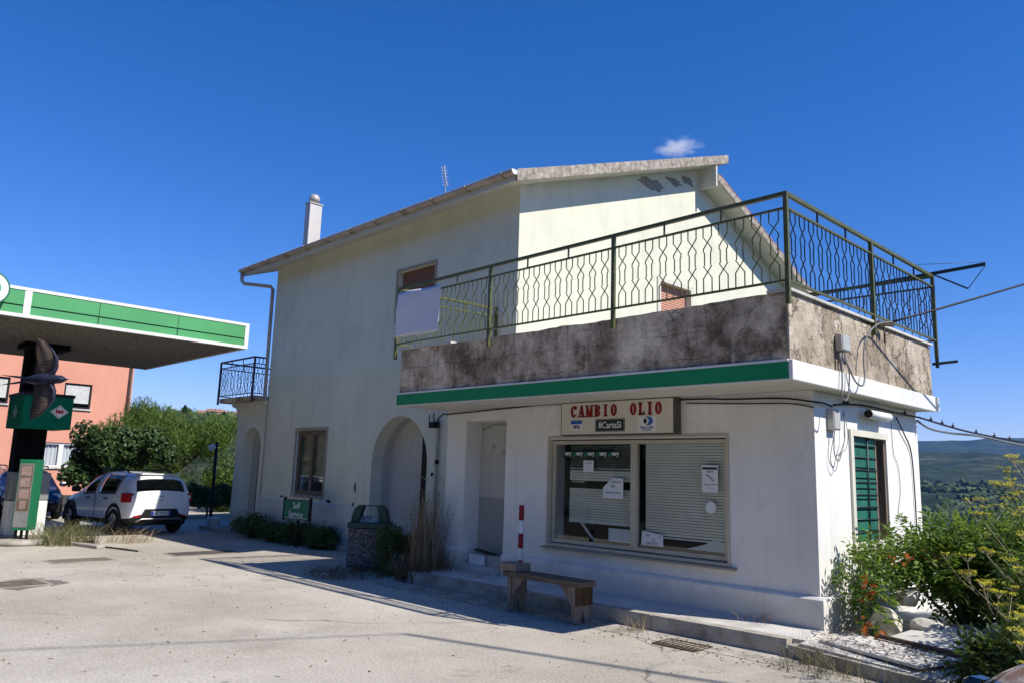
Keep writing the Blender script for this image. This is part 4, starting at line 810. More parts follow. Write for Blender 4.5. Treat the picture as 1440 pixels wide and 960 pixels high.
# ------------------------------------------------------------------ filling station canopy
cp = thing('station_canopy', 'flat concrete filling station canopy with a green and white fascia on a dark pillar', 'canopy', (-20.3, 4.5, 0))
CZ = 4.35; CX0, CX1, CY0, CY1 = -23.0, -16.62, -4.0, 7.66
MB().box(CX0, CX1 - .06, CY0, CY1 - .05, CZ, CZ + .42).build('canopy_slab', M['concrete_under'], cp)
for (nm, z0_, z1_, m, pr) in (('fascia_board', CZ + .055, CZ + .20, 'fascia_green', .0), ('fascia_board', CZ + .225, CZ + .50, 'fascia_green', .012), ('fascia_line', CZ + .20, CZ + .225, 'fascia_dark', -.01)):
    b = MB(); b.box(CX1 - .055, CX1 + pr, CY0, CY1 - .07, z0_, z1_); b.box(CX0, CX1 - .06, CY1 - .045, CY1 + pr * .8 + .0, z0_, z1_); b.build(nm, M[m], cp)
b = MB(); b.box(CX1 - .055, CX1 + .02, CY0, CY1 + .02, CZ - .01, CZ + .053); b.box(CX1 - .055, CX1 + .025, CY0, CY1 + .02, CZ + .502, CZ + .56); b.box(CX1 - .055, CX1 + .022, CY1 - .068, CY1 + .02, CZ + .054, CZ + .501); b.box(CX1 - .01, CX1 + .02, 3.25, 3.37, CZ + .054, CZ + .501); b.box(CX0, CX1 - .06, CY1 - .04, CY1 + .02, CZ - .01, CZ + .053); b.box(CX0, CX1 - .06, CY1 - .04, CY1 + .02, CZ + .502, CZ + .56); b.build('fascia_edge', M['white_paint'], cp)
for y in (-1.2, 1.1, 4.55, 6.1): MB().box(CX1 + .0125, CX1 + .0145, y, y + .012, CZ + .06, CZ + .495).build('panel_joint', M['fascia_dark'], cp)
b = MB(); b.box(-20.75, -20.25, 4.2, 4.78, .12, CZ + .0, bev=.02); b.box(-20.7, -19.9, 4.05, 4.95, CZ - .12, CZ - .002); b.build('pillar', M['pillar'], cp)
dk = MB(); 
def ring_x(b, x0, x1, cy, cz, r0, r1, n=40):
    for k in range(n):
        a0, a1 = 2 * math.pi * k / n, 2 * math.pi * (k + 1) / n; b.prism([(cy + r * math.cos(a), cz + r * math.sin(a)) for r, a in ((r0, a0), (r1, a0), (r1, a1), (r0, a1))] if r0 > 0 else [(cy, cz), (cy + r1 * math.cos(a0), cz + r1 * math.sin(a0)), (cy + r1 * math.cos(a1), cz + r1 * math.sin(a1))], 'x', x0, x1)
DCY, DCZ = 2.66, CZ + .42
ring_x(dk, CX1 + .03, CX1 + .20, DCY, DCZ, 0, .315); rd = dk.build('roundel', M['totem_green'], cp); dk = MB(); ring_x(dk, CX1 + .202, CX1 + .212, DCY, DCZ, .17, .285); dk.build('white_ring', M['sign_white2'], rd); dk = MB(); ring_x(dk, CX1 + .202, CX1 + .208, DCY, DCZ, 0, .169); dk.build('green_disc', plain('mint_disc', (.04, .45, .30), .5, .4), rd)
# box sign on the pillar
t = thing('pillar_sign', 'green box sign with a white diamond emblem fixed to the canopy pillar', 'sign', (-20, 4.5, 2.4))
b = MB(); b.box(-20.78, -19.4, 4.05, 5.02, 2.42, 3.12); b.build('box', M['teal_green'], t); MB().box(-20.8, -19.38, 4.03, 5.04, 3.122, 3.19).build('box_lid', M['black'], t)
def diamond(y, z, w_, h_, x0, x1, mat, par): b = MB(); b.prism([(y - w_, z), (y, z - h_), (y + w_, z), (y, z + h_)], 'x', x0, x1); return b.build('emblem', mat, par)
e = diamond(4.76, 2.80, .185, .15, -19.398, -19.39, M['sign_white2'], t); e2 = diamond(4.76, 2.80, .16, .128, -19.389, -19.386, M['teal_green'], t); e3 = diamond(4.76, 2.80, .148, .118, -19.385, -19.382, M['sign_white2'], t)
text('lettering', 'ies', .135, (-19.38, 4.76, 2.81), '+x', M['logo_red'], t, sx=1.05, bold=.006)
b = MB(); b.prism([(-20.25, 2.78), (-20.05, 2.62), (-19.85, 2.78), (-20.05, 2.94)], 'y', 4.042, 4.048); b.build('emblem', plain('worn_white', (.20, .3, .25), .6, .3), t)
# pump island
b = MB(); b.box(-24.0, -19.3, 3.3, 4.95, 0, .13, bev=.03); tag(b.build('pump_island', M['kerb'], origin=(0, 0, 0)), kind='structure')
def pump(x, y, label, leanside):
    t = thing('fuel_pump', label, 'fuel pump', (x, y, .13), group='fuel pumps under the canopy')
    b = MB(); b.box(x - .22, x + .22, y - .37, y + .37, .13, .86, bev=.015); b.build('cabinet', M['white_paint'], t)
    b = MB(); b.box(x - .20, x + .20, y - .38, y + .38, .875, 1.46, bev=.015); hd = b.build('head', M['metal_grey'], t)
    b = MB(); b.box(x + .202, x + .21, y - .17, y + .17, 1.14, 1.36); b.build('display', M['black'], hd); b = MB(); b.box(x - .15, x + .15, y - .262, y - .252, 1.14, 1.36); b.build('display', M['blind'], hd)
    b = MB(); b.tube([(x + .24, y + .1, 1.2), (x + .36, y + .12, 1.0), (x + .34, y + .14, .5), (x + .26, y + .16, .75), (x + .24, y + .16, .95)], .018, 6); b.build('hose', M['cable'], t)
    b = MB(); b.box(x + .215, x + .26, y + .12, y + .2, .9, 1.25, bev=.01); b.build('nozzle', M['totem_green'], t)
pump(-19.75, 4.42, 'white and grey fuel pump right of the dark pillar behind the green price totem', 1); pump(-21.4, 3.75, 'shaded fuel pump at the left edge left of the dark pillar', 0)
t = thing('price_totem', 'narrow green price totem with four pinkish display windows on three short legs', 'totem', (-18.75, 4.2, 0))
Mt = Matrix.Translation((-18.85, 4.24, 0)) @ Matrix.Rotation(R(-38), 4, 'Z')
b = MB(); b.box(-.16, .16, -.17, .17, .30, 1.74, Mt, .012); b.build('housing', M['totem_green'], t); MB().box(.161, .168, -.145, .135, .36, 1.66, Mt).build('front_panel', M['metal_grey'], t)
for k in range(4): z = 1.60 - k * .235; MB().box(.169, .174, -.105 if k < 3 else -.06, .095 if k < 3 else .06, z - (.19 if k < 3 else .16), z, Mt).build('display', plain('faded_display', (.36, .25, .22), .5, .4), t); MB().box(.1685, .171, -.125, .115, z - .205, z + .015, Mt).build('display_frame', M['frame_brown'], t)
for k in range(3): b = MB(); b.tube([Mt @ Vector((.06, -.11 + k * .11, .10)), Mt @ Vector((.06, -.11 + k * .11, .31))], .028, 8); b.build('leg', M['black'], t)
b = MB(); b.lathe([(0, .0), (.42, .0), (.46, .05), (.42, .105), (.2, .12), (0, .12)], (-18.85, 4.2, 0), 26); b.build('base', M['kerb'], t)
b = MB(); b.tube([(-19.2, 4.75, .3), (-18.9, 4.9, .12), (-18.4, 5.2, .05), (-18.0, 5.35, .10), (-17.7, 5.25, .04), (-17.2, 5.55, .02), (-16.5, 5.75, .016)], .016, 6); tag(b.build('fallen_hose', M['cable']), 'black hose lying across the ground from the pump island', 'hose')
b = MB(); b.box(-18.5, -17.35, 5.1, 5.28, 0, .07, Matrix.Translation((-17.9, 5.2, 0)) @ Matrix.Rotation(.25, 4, 'Z') @ Matrix.Translation((17.9, -5.2, 0)), .015); tag(b.build('concrete_kerb_piece', M['kerb']), 'low broken concrete edging beside the weeds at the pump island', 'kerb stone')
# ------------------------------------------------------------------ cars
def car(name, label, loc, rz, paint, rear_wiper=True, tall=1.0, stretch=1.0, group='parked cars', plate_txt='EW 183SD'):
    root = thing(name, label, 'car', (0, 0, 0), group=group)
    #    x     b    s     t     w    wt   cab
    st = [(-2.03, .40, .66, .74, .62, .52), (-2.01, .30, .86, .93, .76, .66), (-1.965, .27, .97, 1.04, .825, .69), (-1.80, .26, .99, 1.43, .85, .63), (-1.70, .25, 1.0, 1.49, .858, .60), (-1.28, .24, .985, 1.515, .862, .585),
          (-.62, .22, .965, 1.535, .865, .575), (-.20, .21, .955, 1.54, .865, .575), (-.10, .21, .95, 1.54, .865, .575), (.38, .21, .94, 1.50, .865, .57), (.62, .21, .93, 1.37, .865, .575), (1.02, .22, .92, 1.07, .86, .62), (1.12, .22, .91, 1.0, .855, .64), (1.55, .24, .86, .93, .84, .60), (1.86, .27, .74, .82, .77, .54), (2.0, .33, .60, .66, .66, .45), (2.04, .40, .54, .56, .56, .38)]
    V = []; Fq = []; mi = []
    for (x, b_, s_, t_, w_, wt) in st:
        half = [(0, b_), (w_ * .88, b_), (w_ * .985, b_ + .13), (w_, (b_ + s_) / 2 + .04), (w_ * .975, s_), (w_ * .45 + wt * .55 + .02, (s_ * .42 + t_ * .58)), (wt, t_ - .035), (wt * .55, t_), (0, t_ + .008)]
        V += [(x, -y, z) for y, z in half] + [(x, y, z) for y, z in half[-2:0:-1]]
    m = 16; n = len(st)
    for i in range(n - 1):
        for k in range(m):
            kk = k if k < 8 else 15 - k
            Fq.append((i * m + k, i * m + (k + 1) % m, (i + 1) * m + (k + 1) % m, (i + 1) * m + k))
            side_glass = kk in (4, 5) and i in (5, 6, 8, 9); rear = kk in (6, 7) and i == 2; wind = kk in (6, 7) and i in (9, 10)
            clad = kk in (0, 1)
            mi.append(1 if side_glass or rear or wind else (2 if clad else 0))
    Fq += [tuple(range(m)), tuple((n - 1) * m + k for k in range(m))]; mi += [0, 0]
    me = bpy.data.meshes.new('tmp'); me.from_pydata(V, [], Fq); me.polygons.foreach_set('material_index', mi); me.polygons.foreach_set('use_smooth', [True] * len(mi))
    bm = bmesh.new(); bm.from_mesh(me); bmesh.ops.recalc_face_normals(bm, faces=bm.faces); bm.to_mesh(me); bm.free()
    tmp = bpy.data.objects.new('tmp', me); COL.objects.link(tmp)
    for mm in (paint, M['car_glass'], M['black']): me.materials.append(mm)
    md = tmp.modifiers.new('s', 'SUBSURF'); md.levels = 2; md.render_levels = 2
    dg = bpy.context.evaluated_depsgraph_get(); ev = bpy.data.meshes.new_from_object(tmp.evaluated_get(dg)); bpy.data.objects.remove(tmp)
    for k, (nm, mat) in enumerate((('body', paint), ('windows', M['car_glass']), ('cladding', M['black']))):
        bm = bmesh.new(); bm.from_mesh(ev); bmesh.ops.delete(bm, geom=[f for f in bm.faces if f.material_index != k], context='FACES')
        if k == 1:
            bmesh.ops.solidify(bm, geom=bm.faces[:], thickness=.004)
        for f in bm.faces: f.material_index = 0
        m2 = bpy.data.meshes.new(nm); bm.to_mesh(m2); bm.free(); m2.materials.clear(); m2.materials.append(mat); o = bpy.data.objects.new(nm, m2); COL.objects.link(o); o.parent = root
    P = lambda bb, nm, mat, par=root: bb.build(nm, mat, par)
    P(MB().box(-1.9, 1.9, -.74, .74, .24, .5), 'underbody', M['black'])
    P(MB().box(-1.5, 1.2, -.70, .70, .5, .93, bev=.05).box(-.35, -.05, -.6, -.1, .9, 1.3, bev=.06).box(-.35, -.05, .1, .6, .9, 1.3, bev=.06), 'seats', M['black'])
    for sx in (-1.26, 1.30):
        for sy in (-1, 1):
            b = MB(); prof = [(.19, -.10), (.30, -.10), (.325, -.07), (.325, .07), (.30, .10), (.19, .10)]; vs = []
            N = 28; yo = sy * .765
            b.add([(sx + r * math.cos(2 * math.pi * k / N), yo + h, .325 + r * math.sin(2 * math.pi * k / N)) for r, h in prof for k in range(N)], [(i * N + k, i * N + (k + 1) % N, (i + 1) * N + (k + 1) % N, (i + 1) * N + k) for i in range(5) for k in range(N)], True)
            wh = P(b, 'wheel', M['tyre']); b = MB(); yf = yo + sy * .085
            for k in range(5): a = 2 * math.pi * k / 5 + .3; b.bar((sx, yf, .325), (sx + .2 * math.cos(a), yf, .325 + .2 * math.sin(a)), .065, .03)
            b.add([(sx + r * math.cos(2 * math.pi * k / N), yf + sy * .004, .325 + r * math.sin(2 * math.pi * k / N)) for r in (.175, .205) for k in range(N)], [(k, (k + 1) % N, N + (k + 1) % N, N + k) for k in range(N)])
            P(b, 'rim', M['rim'], wh); b = MB(); b.add([(sx + .19 * math.cos(2 * math.pi * k / N), yo + sy * .03, .325 + .19 * math.sin(2 * math.pi * k / N)) for k in range(N)], [list(range(N))]); P(b, 'hub_well', M['black'], wh)
            b = MB(); A = [math.pi * (-.08 + 1.16 * k / 16) for k in range(17)]   # arch lip
            yo2 = sy * .868; b.add([(sx + r * math.cos(a), yo2 - sy * e, .335 + r * math.sin(a)) for (r, e) in ((.335, .0), (.335, .14), (.43, .03), (.43, .0)) for a in A], [(j * 17 + k, j * 17 + k + 1, ((j + 1) % 4) * 17 + k + 1, ((j + 1) % 4) * 17 + k) for j in range(4) for k in range(16)]); P(b, 'wheel_arch', M['black'])
    for sy in (-1, 1):
        P(MB().box(-1.99, -1.70, sy * .80 - .075, sy * .80 + .075, .80, 1.03, Matrix.Translation((-1.9, sy * .8, 0)) @ Matrix.Rotation(sy * .35, 4, 'Z') @ Matrix.Translation((1.9, -sy * .8, 0)), .025), 'tail_lamp', M['tail_red'])
        P(MB().box(-2.012, -1.93, sy * .735 - .055, sy * .735 + .035, .875, .975, None, .012), 'lamp_lens', M['lamp_clear'])
        P(MB().box(-2.03, -1.97, sy * .60 - .09, sy * .60 + .09, .44, .485, None, .01), 'reflector', M['tail_red'])
        P(MB().box(1.74, 1.90, sy * .64 - .13, sy * .64 + .13, .66, .80, Matrix.Translation((1.8, sy * .64, 0)) @ Matrix.Rotation(-sy * .35, 4, 'Z') @ Matrix.Translation((-1.8, -sy * .64, 0)), .04), 'headlight', M['lamp_clear'] if paint is not M['car_red'] else M['car_glass'])
        b = MB(); b.box(.72, .90, sy * .96 - .1, sy * .96 + .1, .98, 1.12, None, .04); P(b, 'mirror', paint if paint is M['car_blue'] else M['black']) if paint is not M['car_red'] else None
        b = MB(); b.tube([(.35, sy * .56, 1.53), (.25, sy * .57, 1.585), (-1.1, sy * .57, 1.585), (-1.3, sy * .565, 1.51)], .02, 6); P(b, 'roof_rail', M['black'])
        for hx in (-.75, .28): P(MB().box(hx - .1, hx + .1, sy * .866 - .015, sy * .866 + .02, .84, .875, None, .01), 'door_handle', M['black'])
        b = MB(); b.box(-.16, -.15, sy * .864 - .006, sy * .864 + .004, .32, .95); P(b, 'door_seam', M['black'])
    b = MB(); b.prism([(-.55, .42), (.55, .42), (.42, .64), (-.42, .64)], 'x', -2.045, -1.99); P(b, 'bumper_insert', M['black'])
    pl = P(MB().box(-2.062, -2.048, -.26, .26, .48, .59), 'number_plate', M['sign_white2']); P(MB().box(-2.066, -2.061, -.26, -.20, .482, .588).box(-2.066, -2.061, .20, .26, .482, .588), 'plate_band', M['plate_blue'], pl)
    rot = Matrix.Rotation(R(-90), 4, 'Z') @ Matrix.Rotation(R(90), 4, 'X'); o = text('lettering', plate_txt, .105, (-2.064, 0, .535), rot, M['logo_black'], pl, extrude=.001, sx=.8)
    b = MB(); b.tube([(-2.0, -.62, .34), (-2.06, -.5, .40), (-2.06, .5, .40), (-2.0, .62, .34)], .022, 6); P(b, 'skid_plate', M['rim'])
    b = MB(); b.box(-2.0, -1.955, -.1, .1, .93, .965, None, .012); P(b, 'badge', M['metal_grey']); b = MB(); b.box(-2.02, -1.99, -.02, .02, .84, .865); P(b, 'lock', M['black'])
    b = MB(); b.box(-1.80, -1.5, -.54, .54, 1.475, 1.51, None, .012); P(b, 'spoiler', paint)
    fp = P(MB().box(2.045, 2.06, -.26, .26, .42, .53), 'number_plate', M['sign_white2']); b = MB(); b.box(1.98, 2.05, -.5, .5, .34, .42); P(b, 'grille', M['black']); b = MB(); b.lathe([(.0, .02), (.07, .012), (.075, 0)], (0, 0, 0), 16); b.v = [(1.995 + p[2], p[0], .63 + p[1]) for p in b.v]; P(b, 'badge', M['metal_grey'])
    root.location = loc; root.rotation_euler = (0, 0, rz); root.scale = (tall * stretch, tall, tall); return root
car('parked_car', 'white hatchback with roof rails parked with its rear to the forecourt', (-21.86, 7.16, 0), math.pi + R(10), M['car_white'], tall=.985, stretch=.87)
car('parked_car', 'navy blue car facing the forecourt behind the fuel pumps', (-28.0, 6.15, 0), R(-4), M['car_blue'], tall=.97)
car('parked_car', 'glossy maroon car of which only a sliver of bonnet shows in the lower right corner', (.36, 5.62, 0), R(-134), M['car_red'], tall=.97)
# ------------------------------------------------------------------ things on the forecourt
t = thing('wooden_bench', 'short weathered wooden bench with plank legs at the kerb', 'bench', (-6.95, 7.45, 0))
b = MB(); b.box(-7.62, -6.30, 7.28, 7.60, .435, .50, bev=.008); b.build('seat', M['bench_wood'], t)
for x in (-7.50, -6.395):
    b = MB(); b.prism([(7.29, .02 if x > -7 else 0), (7.40, 0), (7.44, .16), (7.49, 0), (7.59, 0), (7.59, .433), (7.29, .433)], 'x', x - .03, x + .03); b.build('leg', M['leg_wood'], t)
    sg_ = 1 if x < -7 else -1; b = MB(); b.prism([(x + sg_ * .031, .43), (x + sg_ * .23, .43), (x + sg_ * .031, .20)], 'y', 7.31, 7.35); b.build('brace', M['leg_wood'], t)
MB().box(-6.362, -6.338, 7.292, 7.588, .22, .432).build('end_board', wood_mat('rusty_end_board', (.025, .016, .01), (.14, .075, .035), (3, 6, 1)), t)
b = MB(); b.box(-7.72, -7.40, 7.30, 7.58, .502, .60, bev=.01); tag(b.build('wooden_block', M['leg_wood']), 'wooden block lying on the left end of the bench', 'block')
t = thing('marker_post', 'red and white striped marker post standing on the kerb behind the bench', 'post', (-7.88, 7.86, .17))
b = MB(); b.tube([(-7.88, 7.86, .17), (-7.88, 7.86, 1.32)], .034, 12); b.build('post', M['white_paint'], t)
for z0_, z1_ in ((.32, .58), (.74, .94), (1.12, 1.325)): b = MB(); b.tube([(-7.88, 7.86, z0_), (-7.88, 7.86, z1_)], .0365, 12); b.build('red_band', M['red'], t)
b = MB(); b.box(-7.98, -7.78, 7.78, 7.94, .168, .185); b.build('foot', M['rust'], t)
t = thing('litter_bin', 'washed concrete litter bin with a dark green hood and rubbish inside', 'bin', (-12.1, 8.15, 0))
Mb = Matrix.Translation((-12.08, 8.2, 0)) @ Matrix.Rotation(R(42), 4, 'Z')
b = MB(); b.box(-.33, .33, -.30, .30, .05, .72, Mb, .03); b.build('body', M['bin_aggregate'], t)
MB().box(-.345, .345, -.315, .315, .722, .82, Mb, .012).build('rim', plain('bin_green', (.012, .055, .042), .5, .4), t)
for sgn in (-1, 1):
    b = MB(); xo = sgn * .33; prof = [(xo, .82), (xo - sgn * .02, .95), (xo - sgn * .06, 1.06), (xo - sgn * .11, 1.10), (xo - sgn * .20, 1.10), (xo - sgn * .16, .97), (xo - sgn * .15, .82)]; b.prism(prof, 'y', -.14, .14); b.v = [tuple(Mb @ Vector(p)) for p in b.v]; b.build('hood', plain('bin_hood_green', (.010, .05, .04), .45, .4), t)
MB().box(-.22, .22, -.14, .14, 1.102, 1.115, Mb).build('hood_top', plain('bin_top_green', (.012, .05, .04), .45, .4), t)
b = MB(); rgg = random.Random(3)
for k in range(5):
    bm = bmesh.new(); bmesh.ops.create_icosphere(bm, subdivisions=2, radius=.11); vs = [Vector((-12.2 + k * .06, 8.09 + k * .055 + rgg.uniform(-.05, .05), .82)) + v.co * rgg.uniform(.7, 1.15) for v in bm.verts]; bm.verts.index_update(); b.add(vs, [[v.index for v in f.verts] for f in bm.faces]); bm.free()
tag(b.build('rubbish_bag', plain('pale_rubbish_bag', (.42, .44, .42), .4, .4)), 'pale crumpled rubbish bag filling the mouth of the litter bin', 'rubbish bag')
t = thing('self_service_sign', 'small green Self Service sign on a short post among the potted plants', 'sign', (-16.02, 8.9, 0))
b = MB(); b.tube([(-16.0, 8.93, 0), (-16.0, 8.93, 1.03)], .028, 8); b.build('post', M['black'], t)
Mt = Matrix.Translation((-16.02, 8.9, .82)) @ Matrix.Rotation(R(8), 4, 'Z'); b = MB(); b.box(-.46, .46, -.02, .02, -.22, .22, Mt, .006); b.box(-.48, -.44, -.03, .03, -.24, .27, Mt); b.box(.44, .48, -.03, .03, -.24, .27, Mt); b.build('frame', M['black'], t)
b = MB(); b.box(-.43, .43, -.028, -.0205, -.20, .20, Mt); b.build('panel', plain('sign_bottle_green', (.008, .16, .095), .5, .3), t)
for k, s_ in enumerate(('Self', 'Service')): text('lettering', s_, .20, (0, 0, 0), Mt @ Matrix.Translation((0, -.031, .085 - k * .185)) @ Matrix.Rotation(R(90), 4, 'X'), M['sign_white2'], t, extrude=.002, sx=.9)
b = MB(); b.box(-.40, .40, -.0305, -.0285, -.19, -.18, Mt); b.build('white_line', M['sign_white2'], t)
# plant troughs along the house
pots = [(-18.7, 9.2, .62), (-17.6, 9.15, .38), (-16.5, 9.25, .58), (-15.5, 9.28, .45)]
plab = ['dark green bushy plant in a terracotta pot, nearest the small arched doorway', 'low leafy pot plant left of the Self Service sign', 'bushy pot plant directly behind the Self Service sign', 'dark trailing pot plant right of the Self Service sign']
for k, (x, y, h_) in enumerate(pots):
    t = thing('potted_plant', plab[k], 'potted plant', (x, y, 0), group='pot plants along the house wall')
    b = MB(); b.lathe([(0, 0), (.11, 0), (.15, .14), (.165, .14), (.165, .18), (.14, .18), (.12, .15), (0, .15)], (x, y, 0), 18); b.build('pot', M['terracotta'], t)
    lum = sub_lumps((x, y, .12 + h_ * .18), (h_ * 1.0, .34, h_ * .45), 9, rg, (.25, .8)); C, d = cloud_pts(lum, 1400, rg, .2); C += rg.normal(size=C.shape) * [.09, .06, .05]; C[:, 2] = np.abs(C[:, 2] - .03) + .03; V, F = leaves(C, d + unit(1400, rg) * .8, .13 * rg.uniform(.6, 1.3, 1400), .05, rg, .2, .3); raw_mesh('foliage', V, F, M['leaf_pot'], t); V, F = stalks(170, (x, y, .08), .34, .52, .6, rg, .011); raw_mesh('blades', V, F, M['leaf_pot'], t)
b = MB(); b.lathe([(0, 0), (.14, 0), (.175, .30), (.185, .30), (.185, .33), (.165, .33), (.135, .03), (0, .03)], (-21.35, 9.35, 0), 22); b.tube([(-21.35 + .18 * math.cos(a), 9.35 - .02 + .0 * a, .30 + .0) if False else (-21.35 + .18 * math.cos(a), 9.33 - .1 * math.sin(a), .31 - .12 * math.sin(a)) for a in np.linspace(0, math.pi, 10)], .006, 5); tag(b.build('plastic_bucket', M['white_paint']), 'white plastic bucket on the ground at the left corner of the house', 'bucket')
# cartons left in the shop doorway
b = MB(); Mt = Matrix.Translation((-9.62, 8.68, .298)) @ Matrix.Rotation(.1, 4, 'Z'); b.box(-.17, .17, -.09, .1, 0, .16, Mt, .006); b.box(-.18, .0, -.10, .1, .16, .175, Mt @ Matrix.Rotation(-.35, 4, 'Y')); tag(b.build('torn_carton', M['paper']), 'torn white carton with an open flap in the shop doorway', 'carton')
b = MB(); Mt = Matrix.Translation((-9.18, 8.68, .298)) @ Matrix.Rotation(-.12, 4, 'Z'); b.box(-.19, .19, -.09, .09, 0, .17, Mt, .006); tag(b.build('carton', plain('grey_carton', (.45, .43, .40), .8, .2)), 'grey cardboard box against the right jamb of the shop doorway', 'carton')
b = MB(); Mt = Matrix.Translation((-9.4, 8.70, .475)) @ Matrix.Rotation(.3, 4, 'Z') @ Matrix.Rotation(.18, 4, 'Y'); b.box(-.28, .28, -.07, .07, 0, .02, Mt); tag(b.build('dark_board', M['black']), 'dark board lying across the cartons in the shop doorway', 'board')
# drain covers
def plate_g(name, label, c, w_, d_, rz, mat, slots=0, cat='drain cover', group='drain covers in the paving'):
    Mt = Matrix.Translation((c[0], c[1], 0)) @ Matrix.Rotation(rz, 4, 'Z'); t = thing(name, label, cat, (c[0], c[1], 0), group=group)
    if slots:
        b = MB(); 
        for k in range(slots + 1): x = -w_ / 2 + w_ * k / slots; b.box(x - .008, x + .008, -d_ / 2, d_ / 2, .004, .013, Mt)
        b.box(-w_ / 2, w_ / 2, -d_ / 2 - .02, -d_ / 2, .004, .013, Mt); b.box(-w_ / 2, w_ / 2, d_ / 2, d_ / 2 + .02, .004, .013, Mt); b.build('bars', mat, t); MB().box(-w_ / 2, w_ / 2, -d_ / 2, d_ / 2, .002, .0038, Mt).build('pit', M['black'], t)
    else:
        b = MB(); b.box(-w_ / 2, w_ / 2, -d_ / 2, d_ / 2, .003, .012, Mt); b.build('lid', mat, t); b = MB(); frame_z(b, w_ + .1, d_ + .1, .045, Mt); b.build('rim', M['kerb'], t)
def frame_z(b, w_, d_, t_, Mt):
    b.box(-w_ / 2, w_ / 2, -d_ / 2, -d_ / 2 + t_, .003, .009, Mt); b.box(-w_ / 2, w_ / 2, d_ / 2 - t_, d_ / 2, .003, .009, Mt); b.box(-w_ / 2, -w_ / 2 + t_, -d_ / 2 + t_, d_ / 2 - t_, .003, .009, Mt); b.box(w_ / 2 - t_, w_ / 2, -d_ / 2 + t_, d_ / 2 - t_, .003, .009, Mt)
plate_g('manhole_cover', 'brown rectangular manhole cover in the open concrete left of centre', (-15.5, 4.45), .5, .95, .05, plain('rusty_lid', (.20, .165, .13), .9, .2, var=.4, sc=8))
plate_g('manhole_cover', 'rusty manhole cover in broken concrete at the left edge of the photo', (-13.0, 2.95), .55, .6, .1, plain('old_lid', (.16, .13, .10), .9, .2, var=.5, sc=8))
plate_g('manhole_cover', 'dark manhole cover on the edge of the house shadow near the cars', (-15.75, 6.75), .55, 1.25, .05, plain('dark_lid', (.10, .09, .08), .9, .2, var=.4, sc=8))
plate_g('storm_grate', 'small rusty slotted grate beside the kerb in front of the shop window', (-4.95, 7.42), .52, .34, .03, M['rust'], 9, 'grate')
b = MB(); b.prism(patch((-13.0, 2.95), (.62, .75), 22, 9), 'z', .0018, .003); tag(b.build('broken_patch', M['road_patch']), 'rough dark ring of broken concrete round the leftmost manhole cover', 'patch')
n = 500; C = np.stack([rg.uniform(-16, -2.5, n), rg.uniform(1.5, 7.7, n), np.full(n, .004)], 1); k_ = rg.random(n) < .55; C[k_, 1] = 7.72 - np.abs(rg.normal(size=k_.sum())) * .35; C[k_, 0] = rg.uniform(-10, -3.2, k_.sum())
V, F = leaves(C, np.tile([0, 0, 1.], (n, 1)) + rg.normal(size=(n, 3)) * .35, .035 * rg.uniform(.4, 1.5, n), .018, rg, .4); tag(raw_mesh('litter_debris', V, F, M['leaf_dry'], origin=(-9, 5, 0)), kind='stuff')
# ------------------------------------------------------------------ weeds, dry grass
def clump(name, label, c, parts, cat='weeds', group=None):
    t = thing(name, label, cat, c, group=group)
    for (pn, n, r, h, lean, mat, rad) in parts: V, F = stalks(n, c, r, h, lean, rg, rad); raw_mesh(pn, V, F, mat, t)
    return t
t = clump('dry_weeds', 'tall straw-coloured dry weeds against the left edge of the shop wall', (-10.35, 8.15, 0), [('stalks', 360, .27, 1.45, .12, M['straw'], .006), ('undergrowth', 600, .5, .5, .5, M['leaf_dry'], .006)])
C = np.array([-10.4, 8.15, .9]) + rg.normal(size=(220, 3)) * [.2, .18, .38]; V, F = leaves(C, unit(220, rg), .05, .025, rg); raw_mesh('seed_heads', V, F, M['straw'], t)
for k in range(3):
    t2 = MB()
t = clump('green_weeds', 'dark green weedy shrub between the litter bin and the dry weeds', (-11.15, 8.15, 0), [('stalks', 200, .40, .85, .25, M['leaf_pot'], .006)])
lum = sub_lumps((-11.15, 8.15, .36), (.5, .38, .36), 12, rg, (.35, .6)); C, d = cloud_pts(lum, 2200, rg, .1); V, F = leaves(C, d + unit(2200, rg), .075, .03, rg); raw_mesh('foliage', V, F, M['leaf_pot'], t)
clump('trailing_weeds', 'flat brown weeds spreading in front of the litter bin', (-11.6, 7.5, 0), [('stalks', 500, .75, .16, 1.4, M['leaf_dry'], .006)])
t = clump('pump_weeds', 'grey-green weeds growing at the pump island beside the price totem', (-18.7, 5.0, 0), [('stalks', 420, .62, .55, .55, M['grass'], .006), ('dry_stalks', 120, .8, .5, .6, M['straw'], .005)])
clump('dry_tuft', 'low dry tuft by the hose in front of the white hatchback', (-18.6, 6.3, 0), [('stalks', 160, .5, .35, .8, M['straw'], .005)])
clump('kerb_tuft', 'small dry tuft growing at the kerb in front of the grate', (-5.72, 7.66, 0), [('stalks', 60, .13, .22, .7, M['straw'], .0025)])
clump('corner_weeds', 'dry grass clump at the broken corner of the kerb', (-3.5, 7.55, 0), [('stalks', 130, .36, .42, .6, M['straw'], .0025), ('green_stalks', 130, .38, .26, .8, M['grass'], .0025)])
clump('corner_weeds', 'greenish weeds at the kerb below the stone sheets in the lower right', (-2.55, 7.35, 0), [('stalks', 200, .45, .3, .6, M['grass'], .003)])
clump('kerb_tuft', 'thin dark weed sprigs in the joint between shop wall and pavement', (-4.6, 8.35, .22), [('stalks', 40, .2, .14, .9, M['leaf_dry'], .003)])
